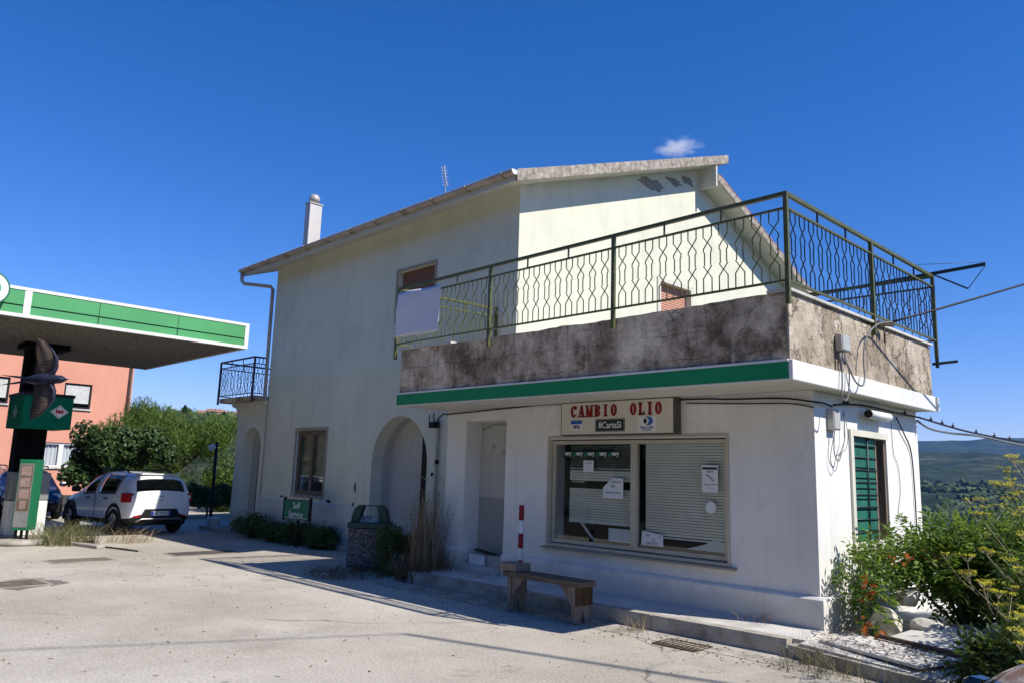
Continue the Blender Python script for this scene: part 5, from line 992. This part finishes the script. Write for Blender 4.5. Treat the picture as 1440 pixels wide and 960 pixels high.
# ------------------------------------------------------------------ rubble, stone sheets and bushes right of the shop
def rock(c, r, seed, label, mat=None):
    bm = bmesh.new(); bmesh.ops.create_icosphere(bm, subdivisions=3, radius=1); q = random.Random(seed); dirs = [Vector([q.gauss(0, 1) for _ in range(3)]).normalized() for _ in range(16)]; cut = [q.uniform(.5, .85) for _ in dirs]
    for v in bm.verts:
        for d_, k in zip(dirs, cut):
            e_ = v.co.dot(d_)
            if e_ > k: v.co -= d_ * (e_ - k)
        v.co *= 1 + q.uniform(-.02, .02); v.co = Vector((v.co.x * r[0], v.co.y * r[1], v.co.z * r[2]))
    bm.verts.index_update(); b = MB().add([v.co + Vector(c) for v in bm.verts], [[v.index for v in f.verts] for f in bm.faces]); bm.free()
    return tag(b.build('rubble_stone', mat or M['stone']), label, 'stone', 'rubble stones by the shop corner')
rock((-3.40, 8.95, .34), (.24, .2, .17), 11, 'large pale rubble stone under the orange flowers at the shop corner'); rock((-3.28, 9.3, .56), (.17, .17, .14), 12, 'upper pale rubble stone leaning on the white side wall'); rock((-3.02, 9.08, .27), (.27, .2, .14), 13, 'flat pale rubble stone nearest the stone sheets')
rock((-2.72, 9.3, .25), (.25, .18, .14), 4, 'rough speckled stone at the edge of the dark bush', plain('conglomerate', (.36, .31, .27), .95, .1, var=.6, sc=14, bump=.6)); rock((-2.45, 9.0, .2), (.2, .15, .1), 5, 'small flat stone deep under the bush')
def sheet(label, c, w_, d_, rz, tilt): Mt = Matrix.Translation(c) @ Matrix.Rotation(rz, 4, 'Z') @ Matrix.Rotation(tilt, 4, 'X'); b = MB(); b.box(-w_ / 2, w_ / 2, -d_ / 2, d_ / 2, 0, .03, Mt, .004); return tag(b.build('stone_sheet', M['marble']), label, 'stone sheet', 'stone sheets on the side pavement')
sheet('broad pale stone sheet lying on the side pavement under dry leaves', (-3.10, 8.18, .165), 1.15, .62, -.34, .03); sheet('upper pale stone sheet propped behind the broad one', (-2.66, 8.72, .25), 1.05, .72, -.36, .16); sheet('small broken stone piece near the lower right weeds', (-2.0, 7.75, .13), .3, .2, .5, .1)
b = MB(); b.box(-.5, .5, -.02, .02, 0, .04, Matrix.Translation((-2.85, 8.38, .215)) @ Matrix.Rotation(-.32, 4, 'Z')); tag(b.build('iron_bar', M['rust']), 'rusty bar lying between the two stone sheets', 'bar')
n = 420; C = np.stack([rg.uniform(-3.8, -2.2, n), rg.uniform(7.7, 9.0, n), np.full(n, .2)], 1); C[:, 2] = .205 + rg.uniform(0, .02, n); C = C[(C[:, 1] - 7.72) > (-3.3 - C[:, 0]) * .2]; N = np.tile([0, 0, 1.], (len(C), 1)) + rg.normal(size=(len(C), 3)) * .3; V, F = leaves(C, N, .05 * rg.uniform(.6, 1.3, len(C)), .02, rg); tag(raw_mesh('fallen_leaves', V, F, M['leaf_dry'], origin=(-3, 8.3, .2)), kind='stuff')
# trumpet vine bush: pinnate leaves on arching shoots
def vine(name, label, base, lumps, n, mat, flowers, L=.088, Wd=.036, group=None, cat='bush', shoots=()):
    t = thing(name, label, cat, base, group=group); b = MB(); bx, by, bz = base
    for l in lumps[::3]: b.tube([(bx, by, bz), (bx * .5 + l[0][0] * .5, by * .5 + l[0][1] * .5, l[0][2] * .9 + .1), tuple(l[0])], [.02, .012, .005], 5)
    C0, d0 = cloud_pts(lumps, n, rg, .55)
    sh = []
    for (p0, p1) in shoots:
        p0 = np.array(p0); p1 = np.array(p1); b.tube([p0, (p0 + p1) / 2 + [0, 0, .12], p1], [.006, .005, .003], 5)
        for u in np.linspace(.15, 1, 7): q = p0 * (1 - u) + p1 * u + np.array([0, 0, .48 * u * (1 - u)]); sh.append(q)
    if sh: C0 = np.concatenate([C0, np.array(sh)]); d0 = np.concatenate([d0, unit(len(sh), rg)])
    b.build('stems', M['stem'], t)
    A = d0 * .7 + unit(len(C0), rg) * .9; A[:, 2] -= .25; A /= np.linalg.norm(A, axis=1, keepdims=True); Nn = np.array([0, 0, 1.]) + unit(len(C0), rg) * .55; Nn -= (Nn * A).sum(1, keepdims=True) * A; Nn /= np.linalg.norm(Nn, axis=1, keepdims=True); B = np.cross(Nn, A)
    Cs = []; Ds = []; Ns = []
    for j in range(4):
        for s_ in (-1, 1):
            Cs.append(C0 + A * (.03 + j * .05) + B * s_ * L * .42); Ds.append(B * s_ + A * .45); Ns.append(Nn)
    Cs.append(C0 + A * .25); Ds.append(A); Ns.append(Nn); Cs = np.concatenate(Cs); Ds = np.concatenate(Ds); Ns = np.concatenate(Ns) + unit(len(Cs), rg) * .35
    V, F = leaves(Cs, Ns, L * rg.uniform(.7, 1.25, len(Cs)), Wd * rg.uniform(.8, 1.2, len(Cs)), rg, .15, 0, Ds); raw_mesh('foliage', V, F, mat, t)
    for fc in flowers:
        b = MB()
        for k in range(9):
            p = Vector(fc) + Vector((rg.normal() * .055, rg.normal() * .055, rg.normal() * .05)); d_ = Vector((rg.uniform(-.2, .8), rg.uniform(-1, -.2), rg.uniform(-.4, .5))).normalized(); a_ = d_.orthogonal().normalized(); c_ = d_.cross(a_)
            N = 5; vs = []
            for r_, e_ in ((.004, -.045), (.009, 0), (.012, .01)): vs += [p + d_ * e_ + (a_ * math.cos(2 * math.pi * i / 10) + c_ * math.sin(2 * math.pi * i / 10)) * r_ for i in range(10)]
            vs += [p + d_ * .016 + (a_ * math.cos(2 * math.pi * i / 10) + c_ * math.sin(2 * math.pi * i / 10)) * (.026 if i % 2 == 0 else .016) for i in range(10)]
            b.add(vs, [(j * 10 + i, j * 10 + (i + 1) % 10, (j + 1) * 10 + (i + 1) % 10, (j + 1) * 10 + i) for j in range(3) for i in range(10)])
        b.build('flower', M['flower_orange'], t)
    return t
lum = sub_lumps((-2.9, 10.0, .75), (.75, .7, .55), 22, rg, (.3, .5)) + sub_lumps((-2.0, 10.2, .7), (.9, .8, .75), 26, rg, (.3, .5)) + [((-3.55, 9.0, .62), (.2, .25, .2)), ((-3.5, 8.85, .4), (.14, .16, .2)), ((-3.55, 9.3, .9), (.22, .35, .2)), ((-3.6, 9.9, 1.0), (.22, .4, .18)), ((-3.6, 8.75, .75), (.14, .1, .12))]
vine('trumpet_vine', 'leafy trumpet vine with orange flowers climbing at the right corner of the shop', (-2.9, 9.9, .15), lum, 3000, M['leaf_vine'], [(-3.52, 8.72, .70), (-3.50, 8.78, .58), (-3.50, 8.66, .30), (-3.36, 8.62, .22), (-3.3, 9.2, .95), (-3.1, 9.5, .98)], shoots=[((-3.0, 9.6, .9), (-3.78, 9.0, 1.05)), ((-3.1, 9.6, 1.0), (-3.85, 9.6, 1.15)), ((-3.0, 9.8, 1.1), (-3.8, 10.3, 1.25)), ((-3.3, 9.2, .8), (-3.8, 8.72, .85)), ((-2.9, 10, 1.1), (-3.6, 10.6, 1.45)), ((-3.3, 9.0, .6), (-3.7, 8.6, .70))])
lum = sub_lumps((-1.55, 8.9, .62), (.75, .7, .62), 26, rg, (.3, .5)) + sub_lumps((-.75, 8.6, .75), (.8, .9, .8), 26, rg, (.3, .5)) + sub_lumps((-1.0, 10.2, .9), (1.1, .9, .75), 24, rg, (.3, .5))
vine('leafy_bush', 'dense sunlit green bush filling the right edge beyond the stone sheets', (-1.3, 9.2, .1), lum, 4600, M['leaf_vine'], [], shoots=[((-1.4, 8.8, 1.1), (-1.9, 8.3, 1.35)), ((-1.2, 9.3, 1.3), (-1.3, 8.8, 1.7))])
lum = sub_lumps((-1.75, 7.55, .3), (.5, .42, .3), 14, rg, (.3, .5))
vine('low_bush', 'low dark bush at the bottom right corner in front of the stone sheets', (-1.75, 7.6, 0), lum, 700, M['leaf_pot'], [])
# fennel
def fennel(base, h, lean, seed, label, rad=.009):
    g = np.random.default_rng(seed); t = thing('fennel_plant', label, 'fennel', base, group='fennel stalks at the right edge'); b = MB(); base = np.array(base); top = base + np.array([lean[0], lean[1], h]); pts = [base, base * .5 + top * .5 + np.array([-lean[0] * .1, 0, .05]), top]
    b.tube(pts, [rad, rad * .75, rad * .4], 6); heads = [top]; leafC = []; leafD = []
    for k in range(11):
        u = g.uniform(.25, .97); p = base * (1 - u) + top * u; a = g.uniform(0, 2 * math.pi); l_ = g.uniform(.18, .5) * (1.2 - u * .6); q = p + np.array([math.cos(a) * l_ * .75, math.sin(a) * l_ * .75, l_ * .75]); b.tube([p, (p + q) / 2 + [0, 0, -.03], q], [rad * .45, rad * .38, rad * .28], 5); heads.append(q)
    for k in range(26):
        u = g.uniform(.1, .8); p = base * (1 - u) + top * u; a = g.uniform(0, 2 * math.pi)
        for j in range(14): leafC.append(p + np.array([math.cos(a), math.sin(a), .5]) * g.uniform(.05, .22) + g.normal(size=3) * .035); leafD.append([math.cos(a), math.sin(a), .6])
    fC = []
    for hd in heads:
        for k in range(11):
            a = g.uniform(0, 2 * math.pi); r_ = g.uniform(.02, .065); q = hd + np.array([math.cos(a) * r_, math.sin(a) * r_, .055 + g.uniform(-.01, .01)]); b.tube([hd, q], [.0018, .0014], 3, False, False); fC += [q + g.normal(size=3) * [.008, .008, .004] for _ in range(8)]
    b.build('stem', M['stem_dry'] if seed % 2 else M['stem'], t); fC = np.array(fC); V, F = leaves(fC, np.tile([0, 0, 1.], (len(fC), 1)) + unit(len(fC), g) * .5, .011, .010, g); raw_mesh('umbels', V, F, M['flower_yellow'], t)
    leafC = np.array(leafC); V, F = leaves(leafC, unit(len(leafC), g), .075, .004, g, D=np.array(leafD) + unit(len(leafC), g) * .6); raw_mesh('feathery_leaves', V, F, M['leaf_fennel'], t)
fl = ['tallest fennel at the right edge with open yellow umbels', 'fennel leaning left towards the shop wall with sparse umbels', 'fennel with a straight stem at the very right edge of the picture', 'slender fennel in front of the leafy bush below the cables', 'leaning fennel whose long dry stalk crosses the dark bush', 'short fennel with low yellow umbels beside the maroon car', 'fennel with pale stalks leaning far left over the bush top', 'fennel rising behind the leafy bush against the hills', 'thin fennel whose umbels stand just under the lower cable', 'fennel bending left in front of the dark hollow of the bush']
for k, (bs, h, ln, rd_) in enumerate([((-1.35, 7.6, 0), 2.05, (-.25, .1), .008), ((-1.3, 7.3, 0), 1.55, (-.75, .35), .007), ((-1.15, 6.9, 0), 1.9, (-.22, .1), .007), ((-1.6, 8.2, .05), 1.75, (-.45, .3), .007), ((-1.2, 6.8, 0), 1.0, (-.95, .6), .007), ((-1.2, 6.4, 0), 1.15, (-.35, .2), .007), ((-1.45, 8.0, 0), 1.6, (-.9, .4), .006), ((-1.7, 9.4, .1), 1.85, (-.35, .2), .007), ((-1.3, 7.9, 0), 1.95, (-.55, .2), .006), ((-1.25, 7.1, 0), .95, (-.75, .4), .006)]): fennel(bs, h, ln, 11 + k, fl[k], rd_)
# ------------------------------------------------------------------ wall fittings and cables
def cable(name, label, pts, r, mat=None, group=None, sag=None):
    P = [Vector(p) for p in pts]
    if sag is not None:
        a, c = P; P = [a.lerp(c, u) - Vector((0, 0, 4 * sag * u * (1 - u))) for u in np.linspace(0, 1, 24)]
    else:
        Q = []
        for i in range(len(P) - 1):
            p0, p1, p2, p3 = P[max(i - 1, 0)], P[i], P[i + 1], P[min(i + 2, len(P) - 1)]
            for u in np.linspace(0, 1, 6, endpoint=False): Q.append(.5 * ((2 * p1) + (p2 - p0) * u + (2 * p0 - 5 * p1 + 4 * p2 - p3) * u * u + (3 * p1 - 3 * p2 + p3 - p0) * u ** 3))
        P = Q + [P[-1]]
    b = MB(); b.tube(P, r, 6); return tag(b.build(name, mat or M['cable']), label, 'cable', group)
t = thing('junction_box', 'weathered grey junction box with dangling cables on the peeling side parapet', 'junction box', (-3.62, 8.75, 3.22)); b = MB(); b.box(XT + .02, XT + .10, 8.63, 8.87, 3.24, 3.43, bev=.012); b.build('box', M['galv'], t); MB().box(XT + .10, XT + .106, 8.65, 8.85, 3.255, 3.415).build('cover', M['box_grey'], t)
b = MB(); 
for k in range(3): b.tube([(XT + .06, 8.66 + k * .07, 3.22), (XT + .06, 8.66 + k * .07, 3.1)], .018, 6)
b.build('cable_stub', M['cable_grey'], t)
t = thing('meter_box', 'small grey meter box near the top of the white side wall by the shop corner', 'meter box', (-3.85, 8.98, 2.4)); b = MB(); b.box(XR + .002, XR + .085, 8.86, 9.04, 2.37, 2.61, bev=.01); b.build('box', M['galv'], t); MB().box(XR + .085, XR + .091, 8.875, 9.025, 2.385, 2.595).build('cover', M['box_grey'], t)
t = thing('tube_floodlight', 'white tubular floodlight under the terrace edge above the green shutter', 'floodlight', (-3.8, 10.1, 2.6)); b = MB(); b.tube([(XR + .12, 9.78, 2.62), (XR + .12, 10.42, 2.62)], .055, 12); b.build('housing', M['white_paint'], t); b = MB(); b.tube([(XR + .12, 9.765, 2.62), (XR + .12, 9.785, 2.62)], .05, 12); b.build('lens', M['black'], t); MB().box(XR + .002, XR + .12, 10.05, 10.12, 2.6, 2.64).build('bracket', M['galv'], t)
cable('wall_cable', 'looped grey cable hanging from the junction box down to the white side band', [(XT + .08, 8.66, 3.12), (XT + .09, 8.62, 2.86), (XT + .09, 8.60, 2.72), (XT + .1, 8.72, 2.70), (XT + .1, 8.80, 3.0), (XT + .08, 8.74, 3.15)], .009, M['cable_grey'])
cable('wall_cable', 'dark cable looping up from the junction box to the clamp under the railing', [(XT + .08, 8.80, 3.12), (XT + .12, 8.9, 2.92), (XT + .14, 9.05, 2.88), (XT + .12, 9.18, 3.0), (XT + .09, 9.25, 3.25), (XT + .1, 9.35, 3.5), (XT + .14, 9.6, 3.68), (XT + .22, 9.85, 3.74)], .011, M['cable_grey'])
cable('overhead_cable', 'thick black cable running from the railing clamp up to the right edge', [(XT + .22, 9.85, 3.74), (-1.05, 13.95, 5.35)], .0135, sag=.03)
b = MB(); b.bar((XT + .0, 9.75, 3.745), (XT + .16, 10.02, 3.74), .05); b.tube([(XT + .1, 9.9, 3.74), (XT + .1, 9.9, 3.5)], .01, 5); tag(b.build('cable_clamp', M['rust']), 'rusty cable clamp on the coping under the middle railing post', 'clamp')
cable('facade_cable', 'cable run along the wall top under the terrace edge to the meter box', [(-10.4, 8.50, 2.73), (-8.6, 8.51, 2.79), (-7.8, 8.51, 2.80), (-5.5, 8.51, 2.765), (-5.0, 8.5, 2.74), (-4.3, 8.51, 2.72), (-3.90, 8.50, 2.66), (-3.88, 8.7, 2.66), (-3.88, 8.9, 2.64)], .011, M['cable'])
cable('facade_cable', 'second thin cable just below the terrace edge on the shop front', [(-5.6, 8.52, 2.72), (-4.8, 8.52, 2.68), (-4.2, 8.52, 2.655), (-3.92, 8.52, 2.6)], .007, M['cable'])
lowA = Vector((XR + .05, 11.75, 2.72))
cable('wall_cable', 'black cable along the top of the white side wall to its far corner', [(XR + .05, 8.95, 2.66), (XR + .05, 9.3, 2.70), (XR + .05, 9.9, 2.73), (XR + .05, 11.0, 2.72), lowA], .012)
lp = [lowA, Vector((-3.74, 12.87, 2.63)), Vector((-3.70, 14.0, 2.605)), Vector((-3.70, 16.6, 2.61)), Vector((-3.66, 21, 2.66))]
cable('overhead_cable', 'lower black cable with bundled clips running from the shop corner to the right edge', lp, .014)
cable('overhead_cable', 'pale thicker sagging cable just below the clipped black cable', [lowA + Vector((0, -.1, -.05)), (-3.87, 12.15, 2.585), (-3.79, 12.85, 2.56), (-3.71, 14.0, 2.575), (-3.71, 16.6, 2.555), (-3.68, 21, 2.62)], .016, M['cable_grey'])
clipp = [lp[0].lerp(lp[1], .3), lp[0].lerp(lp[1], .6), lp[0].lerp(lp[1], .9), lp[1].lerp(lp[2], .75), lp[2].lerp(lp[3], .25), lp[2].lerp(lp[3], .6), Vector((XR + .05, 9.25, 2.695)), Vector((XR + .05, 9.34, 2.70)), Vector((XR + .05, 11.2, 2.72))]
clab = ['first small black clip on the lower cable from the shop corner', 'second small black clip on the lower cable from the shop corner', 'third small black clip on the lower cable from the shop corner', 'fourth small black clip on the lower cable, just where the pale cable joins', 'fifth small black clip on the lower cable, above the fennel tops', 'last small black clip on the lower cable towards the right edge', 'black cable clip beside the meter box', 'black cable clip a hand right of the meter box', 'black cable clip at the far corner of the white side wall']
for p, l_ in zip(clipp, clab):
    b = MB(); b.box(p.x - .015, p.x + .015, p.y - .022, p.y + .022, p.z - .008, p.z + .035, bev=.004); b.bar((p.x, p.y, p.z + .03), (p.x, p.y + .015, p.z + .07), .01); tag(b.build('cable_clip', M['black']), l_, 'cable clip', 'clips on the lower cables')
cable('wall_cable', 'thin black cable dropping down the far edge of the white side wall', [(XR + .04, 10.9, 2.66), (XR + .03, 11.2, 2.45), (XR + .02, 11.45, 2.2), (XR + .02, 11.5, 1.6), (XR + .02, 11.48, .9)], .009)
cable('wall_cable', 'thin wavy wire on the white side wall right of the green shutter', [(XR + .012, 10.8, 2.6), (XR + .012, 10.82, 2.2), (XR + .015, 10.95, 2.02), (XR + .012, 11.0, 1.7), (XR + .012, 10.9, 1.4), (XR + .012, 11.1, 1.2), (XR + .012, 11.4, 1.05)], .0045, M['cable_grey'])
cable('wall_cable', 'grey wire loop hanging below the meter box', [(XR + .06, 8.92, 2.36), (XR + .06, 8.9, 2.1), (XR + .06, 9.02, 2.02), (XR + .06, 9.1, 2.15), (XR + .06, 9.2, 2.3), (XR + .05, 9.22, 2.6)], .007, M['cable_grey'])
cable('wall_cable', 'thinner second wire loop below the meter box', [(XR + .05, 8.96, 2.36), (XR + .04, 8.84, 2.05), (XR + .04, 8.95, 1.9), (XR + .04, 9.1, 2.12), (XR + .04, 9.26, 2.16), (XR + .04, 9.34, 2.35), (XR + .04, 9.24, 2.62)], .0045, M['cable_grey'])
cable('facade_cable', 'grey conduit running down the house wall beside the large arched doorway', [(-12.0, 9.6, 2.62), (-12.02, 9.6, 2.2), (-12.02, 9.6, 1.2), (-12.02, 9.6, .1)], .028, M['box_grey'])
b = MB(); b.tube([(-11.98, 9.58, 2.6), (-11.9, 9.5, 2.78), (-11.75, 9.5, 2.86), (-11.6, 9.55, 2.85)], .014, 6); b.box(-12.2, -12.02, 9.5, 9.64, 2.6, 2.72, bev=.01); b.bar((-12.25, 9.56, 2.7), (-12.18, 9.5, 2.86), .02); b.bar((-12.1, 9.56, 2.72), (-12.05, 9.5, 2.88), .02); tag(b.build('cable_bracket', M['black']), 'black insulator bracket on the house wall right of the large arch', 'bracket')
b = MB(); b.bar((-12.02, 9.6, 1.93), (-11.98, 9.58, 1.95), .07); tag(b.build('conduit_clip', M['black']), 'black clip holding the grey conduit right of the large arch', 'clip')
# clothes drying arm on the terrace
t = thing('clothes_line_arm', 'dark green clothes line arm reaching out beyond the far corner of the terrace', 'clothes line', (-3.6, 12.1, 4.8)); b = MB(); b.bar((-6.4, 12.06, 4.74), (-3.0, 12.06, 4.86), .042); b.build('arm', M['rail_dark'], t)
b = MB(); b.bar((-3.66, 11.96, 4.80), (-3.25, 12.1, 4.55), .02); b.tube([(-3.0, 12.06, 4.84), (-3.25, 12.1, 4.55)], .006, 4); b.tube([(-3.0, 12.06, 4.89), (-3.68, 11.4, 4.83)], .004, 4); b.build('stay_wires', M['rail_dark'], t)
b = MB(); b.bar((-3.75, 12.02, 3.5), (-3.42, 12.02, 3.515), .035); b.bar((-3.68, 12.0, 3.44), (-3.68, 12.0, 3.85), .04); tag(b.build('railing_bracket', M['rail_dark']), 'dark bracket sticking out under the far corner post of the terrace railing', 'bracket')
b = MB(); nx, nz = 24, 14; vs = []
for layer in (0, .006):
    for i in range(nx + 1):
        for j in range(nz + 1): u, w_ = i / nx, j / nz; vs.append((-10.60 + 1.16 * u + .004 * math.sin(w_ * 9), 7.452 + layer + .010 * math.sin(u * 7 + w_ * 2) + .006 * math.sin(w_ * 8 - u * 3) - .018 * (1 - w_) * (u - .5) ** 2 * 4, 3.93 + .76 * w_ - .014 * u + .008 * math.sin(u * 6)))
m = (nx + 1) * (nz + 1); q = lambda i, j, L=0: L * m + i * (nz + 1) + j
b.add(vs, [(q(i, j), q(i + 1, j), q(i + 1, j + 1), q(i, j + 1)) for i in range(nx) for j in range(nz)] + [(q(i, j, 1), q(i + 1, j, 1), q(i + 1, j + 1, 1), q(i, j + 1, 1)) for i in range(nx) for j in range(nz)] + [(q(i, j), q(i + 1, j), q(i + 1, j, 1), q(i, j, 1)) for i in range(nx) for j in (0, nz)] + [(q(i, j), q(i, j + 1), q(i, j + 1, 1), q(i, j, 1)) for j in range(nz) for i in (0, nx)], True)
wbd = thing('white_board', 'plain white board tied to the left end of the terrace railing', 'board', (-10, 7.45, 3.93)); b.build('sheet', M['white_sheet'], wbd)
for x, z in ((-10.56, 4.66), (-9.48, 4.64), (-10.0, 4.66), (-10.56, 3.97), (-9.48, 3.96)): MB().tube([(x, 7.438, z - .012), (x + .004, 7.44, z + .02), (x + .006, 7.5, z + .03), (x, 7.5, z - .01)], .004, 5).build('tie', M['cable_grey'], wbd)
# graffiti-like scuffs on the house wall left as small dark marks
b = MB(); b.prism(patch((-15.95, 1.0), (.14, .05), 12, 31), 'y', YH - .003, YH - .001); b.prism(patch((-14.9, 1.35), (.05, .12), 10, 32), 'y', YH - .003, YH - .001); b.prism(patch((-14.95, .98), (.04, .06), 10, 33), 'y', YH - .003, YH - .001); b.prism(patch((-12.2, 1.7), (.05, .05), 10, 34), 'y', YH - .003, YH - .001); b.prism(patch((-18.2, 1.02), (.10, .03), 10, 35), 'y', YH - .003, YH - .001); b.build('wall_scuffs', M['black'], house)
# overhead service lines over the forecourt (above the frame; their shadows cross the paving)
def over(sh, z, e0, e1, r, label):
    P = [Vector((p[0] + z * .88, p[1] + z * .17, z)) for p in sh]; d = P[1] - P[0]; cable('service_line', label, [P[0] - d * e0, P[1] + d * e1], r, sag=.05)
over([(-7.13, 6.25), (-3.4, 7.42)], 11, 0, 3, .045, 'thick service cable spanning high above the forecourt'); over([(-9.05, 1.97), (-7.13, 6.25)], 11, 2, 0, .014, 'thin service wire spanning high above the forecourt')
# unseen trees across the road: row added to block sky light, inferred from window reflections
M['leaf_wall'] = leaf_mat('roadside_leaf', (.012, .03, .008), (.03, .055, .015), (.05, .08, .025), .1)
for k in range(13):
    x = -40 + k * 5.2 if k < 11 else -44; y = -9.5 - (k % 3) * 1.4 if k < 11 else -9 + (k - 11) * 5.5; h_ = 11 + (k * 37 % 5) * .7
    lum = sub_lumps((x, y, h_ * .5), (3.6, 2.6, h_ * .48), 46, rg, (.3, .5)); ptree('unseen_roadside_tree', 'tall broad-leaved tree in the unseen row added across the road to block sky light', (x, y, 0), None, 4200, .85, .6, M['leaf_wall'], lum, 2.5, .22, .2, group='unseen trees added across the road', shell=.5)
# ------------------------------------------------------------------ the swallow
def swallow():
    t = thing('barn_swallow', 'barn swallow in flight with spread brown wings passing in front of the dark pillar', 'bird', (0, 0, 0))
    # local frame: x = flight direction (bill), y = towards one wing tip, z = back
    b = MB(); prof = [(-.085, .004), (-.07, .011), (-.045, .019), (-.015, .0245), (.015, .024), (.035, .0195), (.048, .0175), (.060, .0165), (.070, .012), (.076, .006), (.084, .0028), (.092, .0005)]
    b.tube([(x, 0, .004 * math.sin((x + .085) * 17)) for x, r in prof], [r for x, r in prof], 14); b.build('body', M['feather_body'], t)
    b = MB(); b.tube([(.052, .0, -.010), (.066, .0, -.007), (.074, 0, -.003)], [.009, .0095, .004], 8); b.build('throat', M['feather_throat'], t)
    for s_ in (-1, 1):
        lead = [(.030, .015), (.048, .05), (.050, .085), (.034, .12), (.008, .15), (-.022, .168)]; trail = [(-.040, .012), (-.040, .045), (-.034, .075), (-.036, .105), (-.036, .135), (-.030, .16)]
        V = []; n = 26
        for i in range(n + 1):
            u = i / n * 5; k = min(int(u), 4); f = u - k
            for (c_, up_) in ((lead, .006), (trail, .0)):
                x = c_[k][0] * (1 - f) + c_[k + 1][0] * f; y = c_[k][1] * (1 - f) + c_[k + 1][1] * f
                if c_ is trail: x -= .006 * abs(math.sin(i * 1.57))
                V.append((x, s_ * y, up_ + .02 * (y / .17) ** 2))
        F = [(2 * i, 2 * i + 1, 2 * i + 3, 2 * i + 2) for i in range(n)]
        o = raw_mesh('wing', V, F, M['feather_wing'], t, smooth=True); md = o.modifiers.new('th', 'SOLIDIFY'); md.thickness = .0016
        b = MB(); b.tube([(x - .004, s_ * y, .007 + .02 * (y / .17) ** 2) for x, y in [(.02, .01)] + lead[:5]], [.014, .011, .008, .0065, .004, .002], 8); b.build('wing_arm', M['feather_body'], t)
        b = MB(); b.add([(-.075, s_ * .002, 0), (-.078, s_ * .012, 0), (-.115, s_ * .017, .0), (-.182, s_ * .022, .002), (-.112, s_ * .008, 0), (-.075, s_ * .002, .002), (-.078, s_ * .012, .002), (-.115, s_ * .017, .002), (-.182, s_ * .022, .003), (-.112, s_ * .008, .002)], [(0, 1, 2, 4), (2, 3, 4), (5, 9, 7, 6), (7, 9, 8), (0, 4, 9, 5), (4, 3, 8, 9), (3, 2, 7, 8), (2, 1, 6, 7), (1, 0, 5, 6)]); b.build('tail', M['feather_body'], t)
        b = MB(); b.lathe([(0, .0028), (.0022, .002), (.003, 0), (0, -.003)], (.066, s_ * .0125, .006), 8); b.build('eye', M['black'], t)
    return t
sw_ = swallow(); px_, py_, dist = 64, 533, 3.0
dr = (rr * ((px_ - 720) / F_PX) + uu * (-(py_ - 480) / F_PX) + fw).normalized(); vx = (rr * 1.0 + uu * .02 - fw * .15).normalized(); vy = (uu * 1.0 + fw * .15); vy = (vy - vx * vy.dot(vx)).normalized(); vz = vx.cross(vy)
pos = Vector((0, 0, CAM_H)) + dr * dist
mw = Matrix(((vx.x, vy.x, vz.x), (vx.y, vy.y, vz.y), (vx.z, vy.z, vz.z))); sw_.location = pos; sw_.rotation_euler = mw.to_euler(); sw_.scale = (.95, .80, .95)
# ------------------------------------------------------------------ small cloud and the air
g_ = NG('cloud_vapour'); g_.t.nodes.remove(g_.b); pv = g_.n('ShaderNodeVolumePrincipled'); pv.inputs['Color'].default_value = (1, 1, 1, 1); pv.inputs['Anisotropy'].default_value = .2
tc = g_.n('ShaderNodeTexCoord'); nz = g_.n('ShaderNodeTexNoise'); nz.inputs['Scale'].default_value = 2.4; nz.inputs['Detail'].default_value = 8; nz.inputs['Roughness'].default_value = .68; g_.l(tc.outputs['Object'], nz.inputs[0])
ln = g_.n('ShaderNodeVectorMath', operation='LENGTH'); g_.l(tc.outputs['Object'], ln.inputs[0]); fall = g_.math('SUBTRACT', 1.0, ln.outputs['Value'], True); de = g_.math('SUBTRACT', g_.math('ADD', g_.math('MULTIPLY', fall, .62), nz.outputs[0]), .82, True); g_.l(g_.math('MULTIPLY', de, .12), pv.inputs['Density']); g_.t.links.new(pv.outputs[0], g_.out.inputs['Volume'])
bm = bmesh.new(); bmesh.ops.create_icosphere(bm, subdivisions=3, radius=1); me = bpy.data.meshes.new('cloud'); bm.to_mesh(me); bm.free(); me.materials.append(g_.m)
o = bpy.data.objects.new('cloud', me); COL.objects.link(o); o.location = (-1275, 1898, 1000); o.scale = (125, 110, 46); o.rotation_euler = (0, 0, YAW); o.color = (1, 1, 1, 1); tag(o, 'small white cloud above the roof ridge', 'cloud')
g_ = NG('air'); g_.t.nodes.remove(g_.b); pv = g_.n('ShaderNodeVolumePrincipled'); pv.inputs['Color'].default_value = (.22, .48, 1, 1); pv.inputs['Density'].default_value = 5e-5; pv.inputs['Anisotropy'].default_value = .0; g_.t.links.new(pv.outputs[0], g_.out.inputs['Volume'])
b = MB(); b.box(-7300, 7300, -7300, 7300, -110, 480); tag(b.build('haze', g_.m, origin=(0, 0, -110)), kind='stuff')
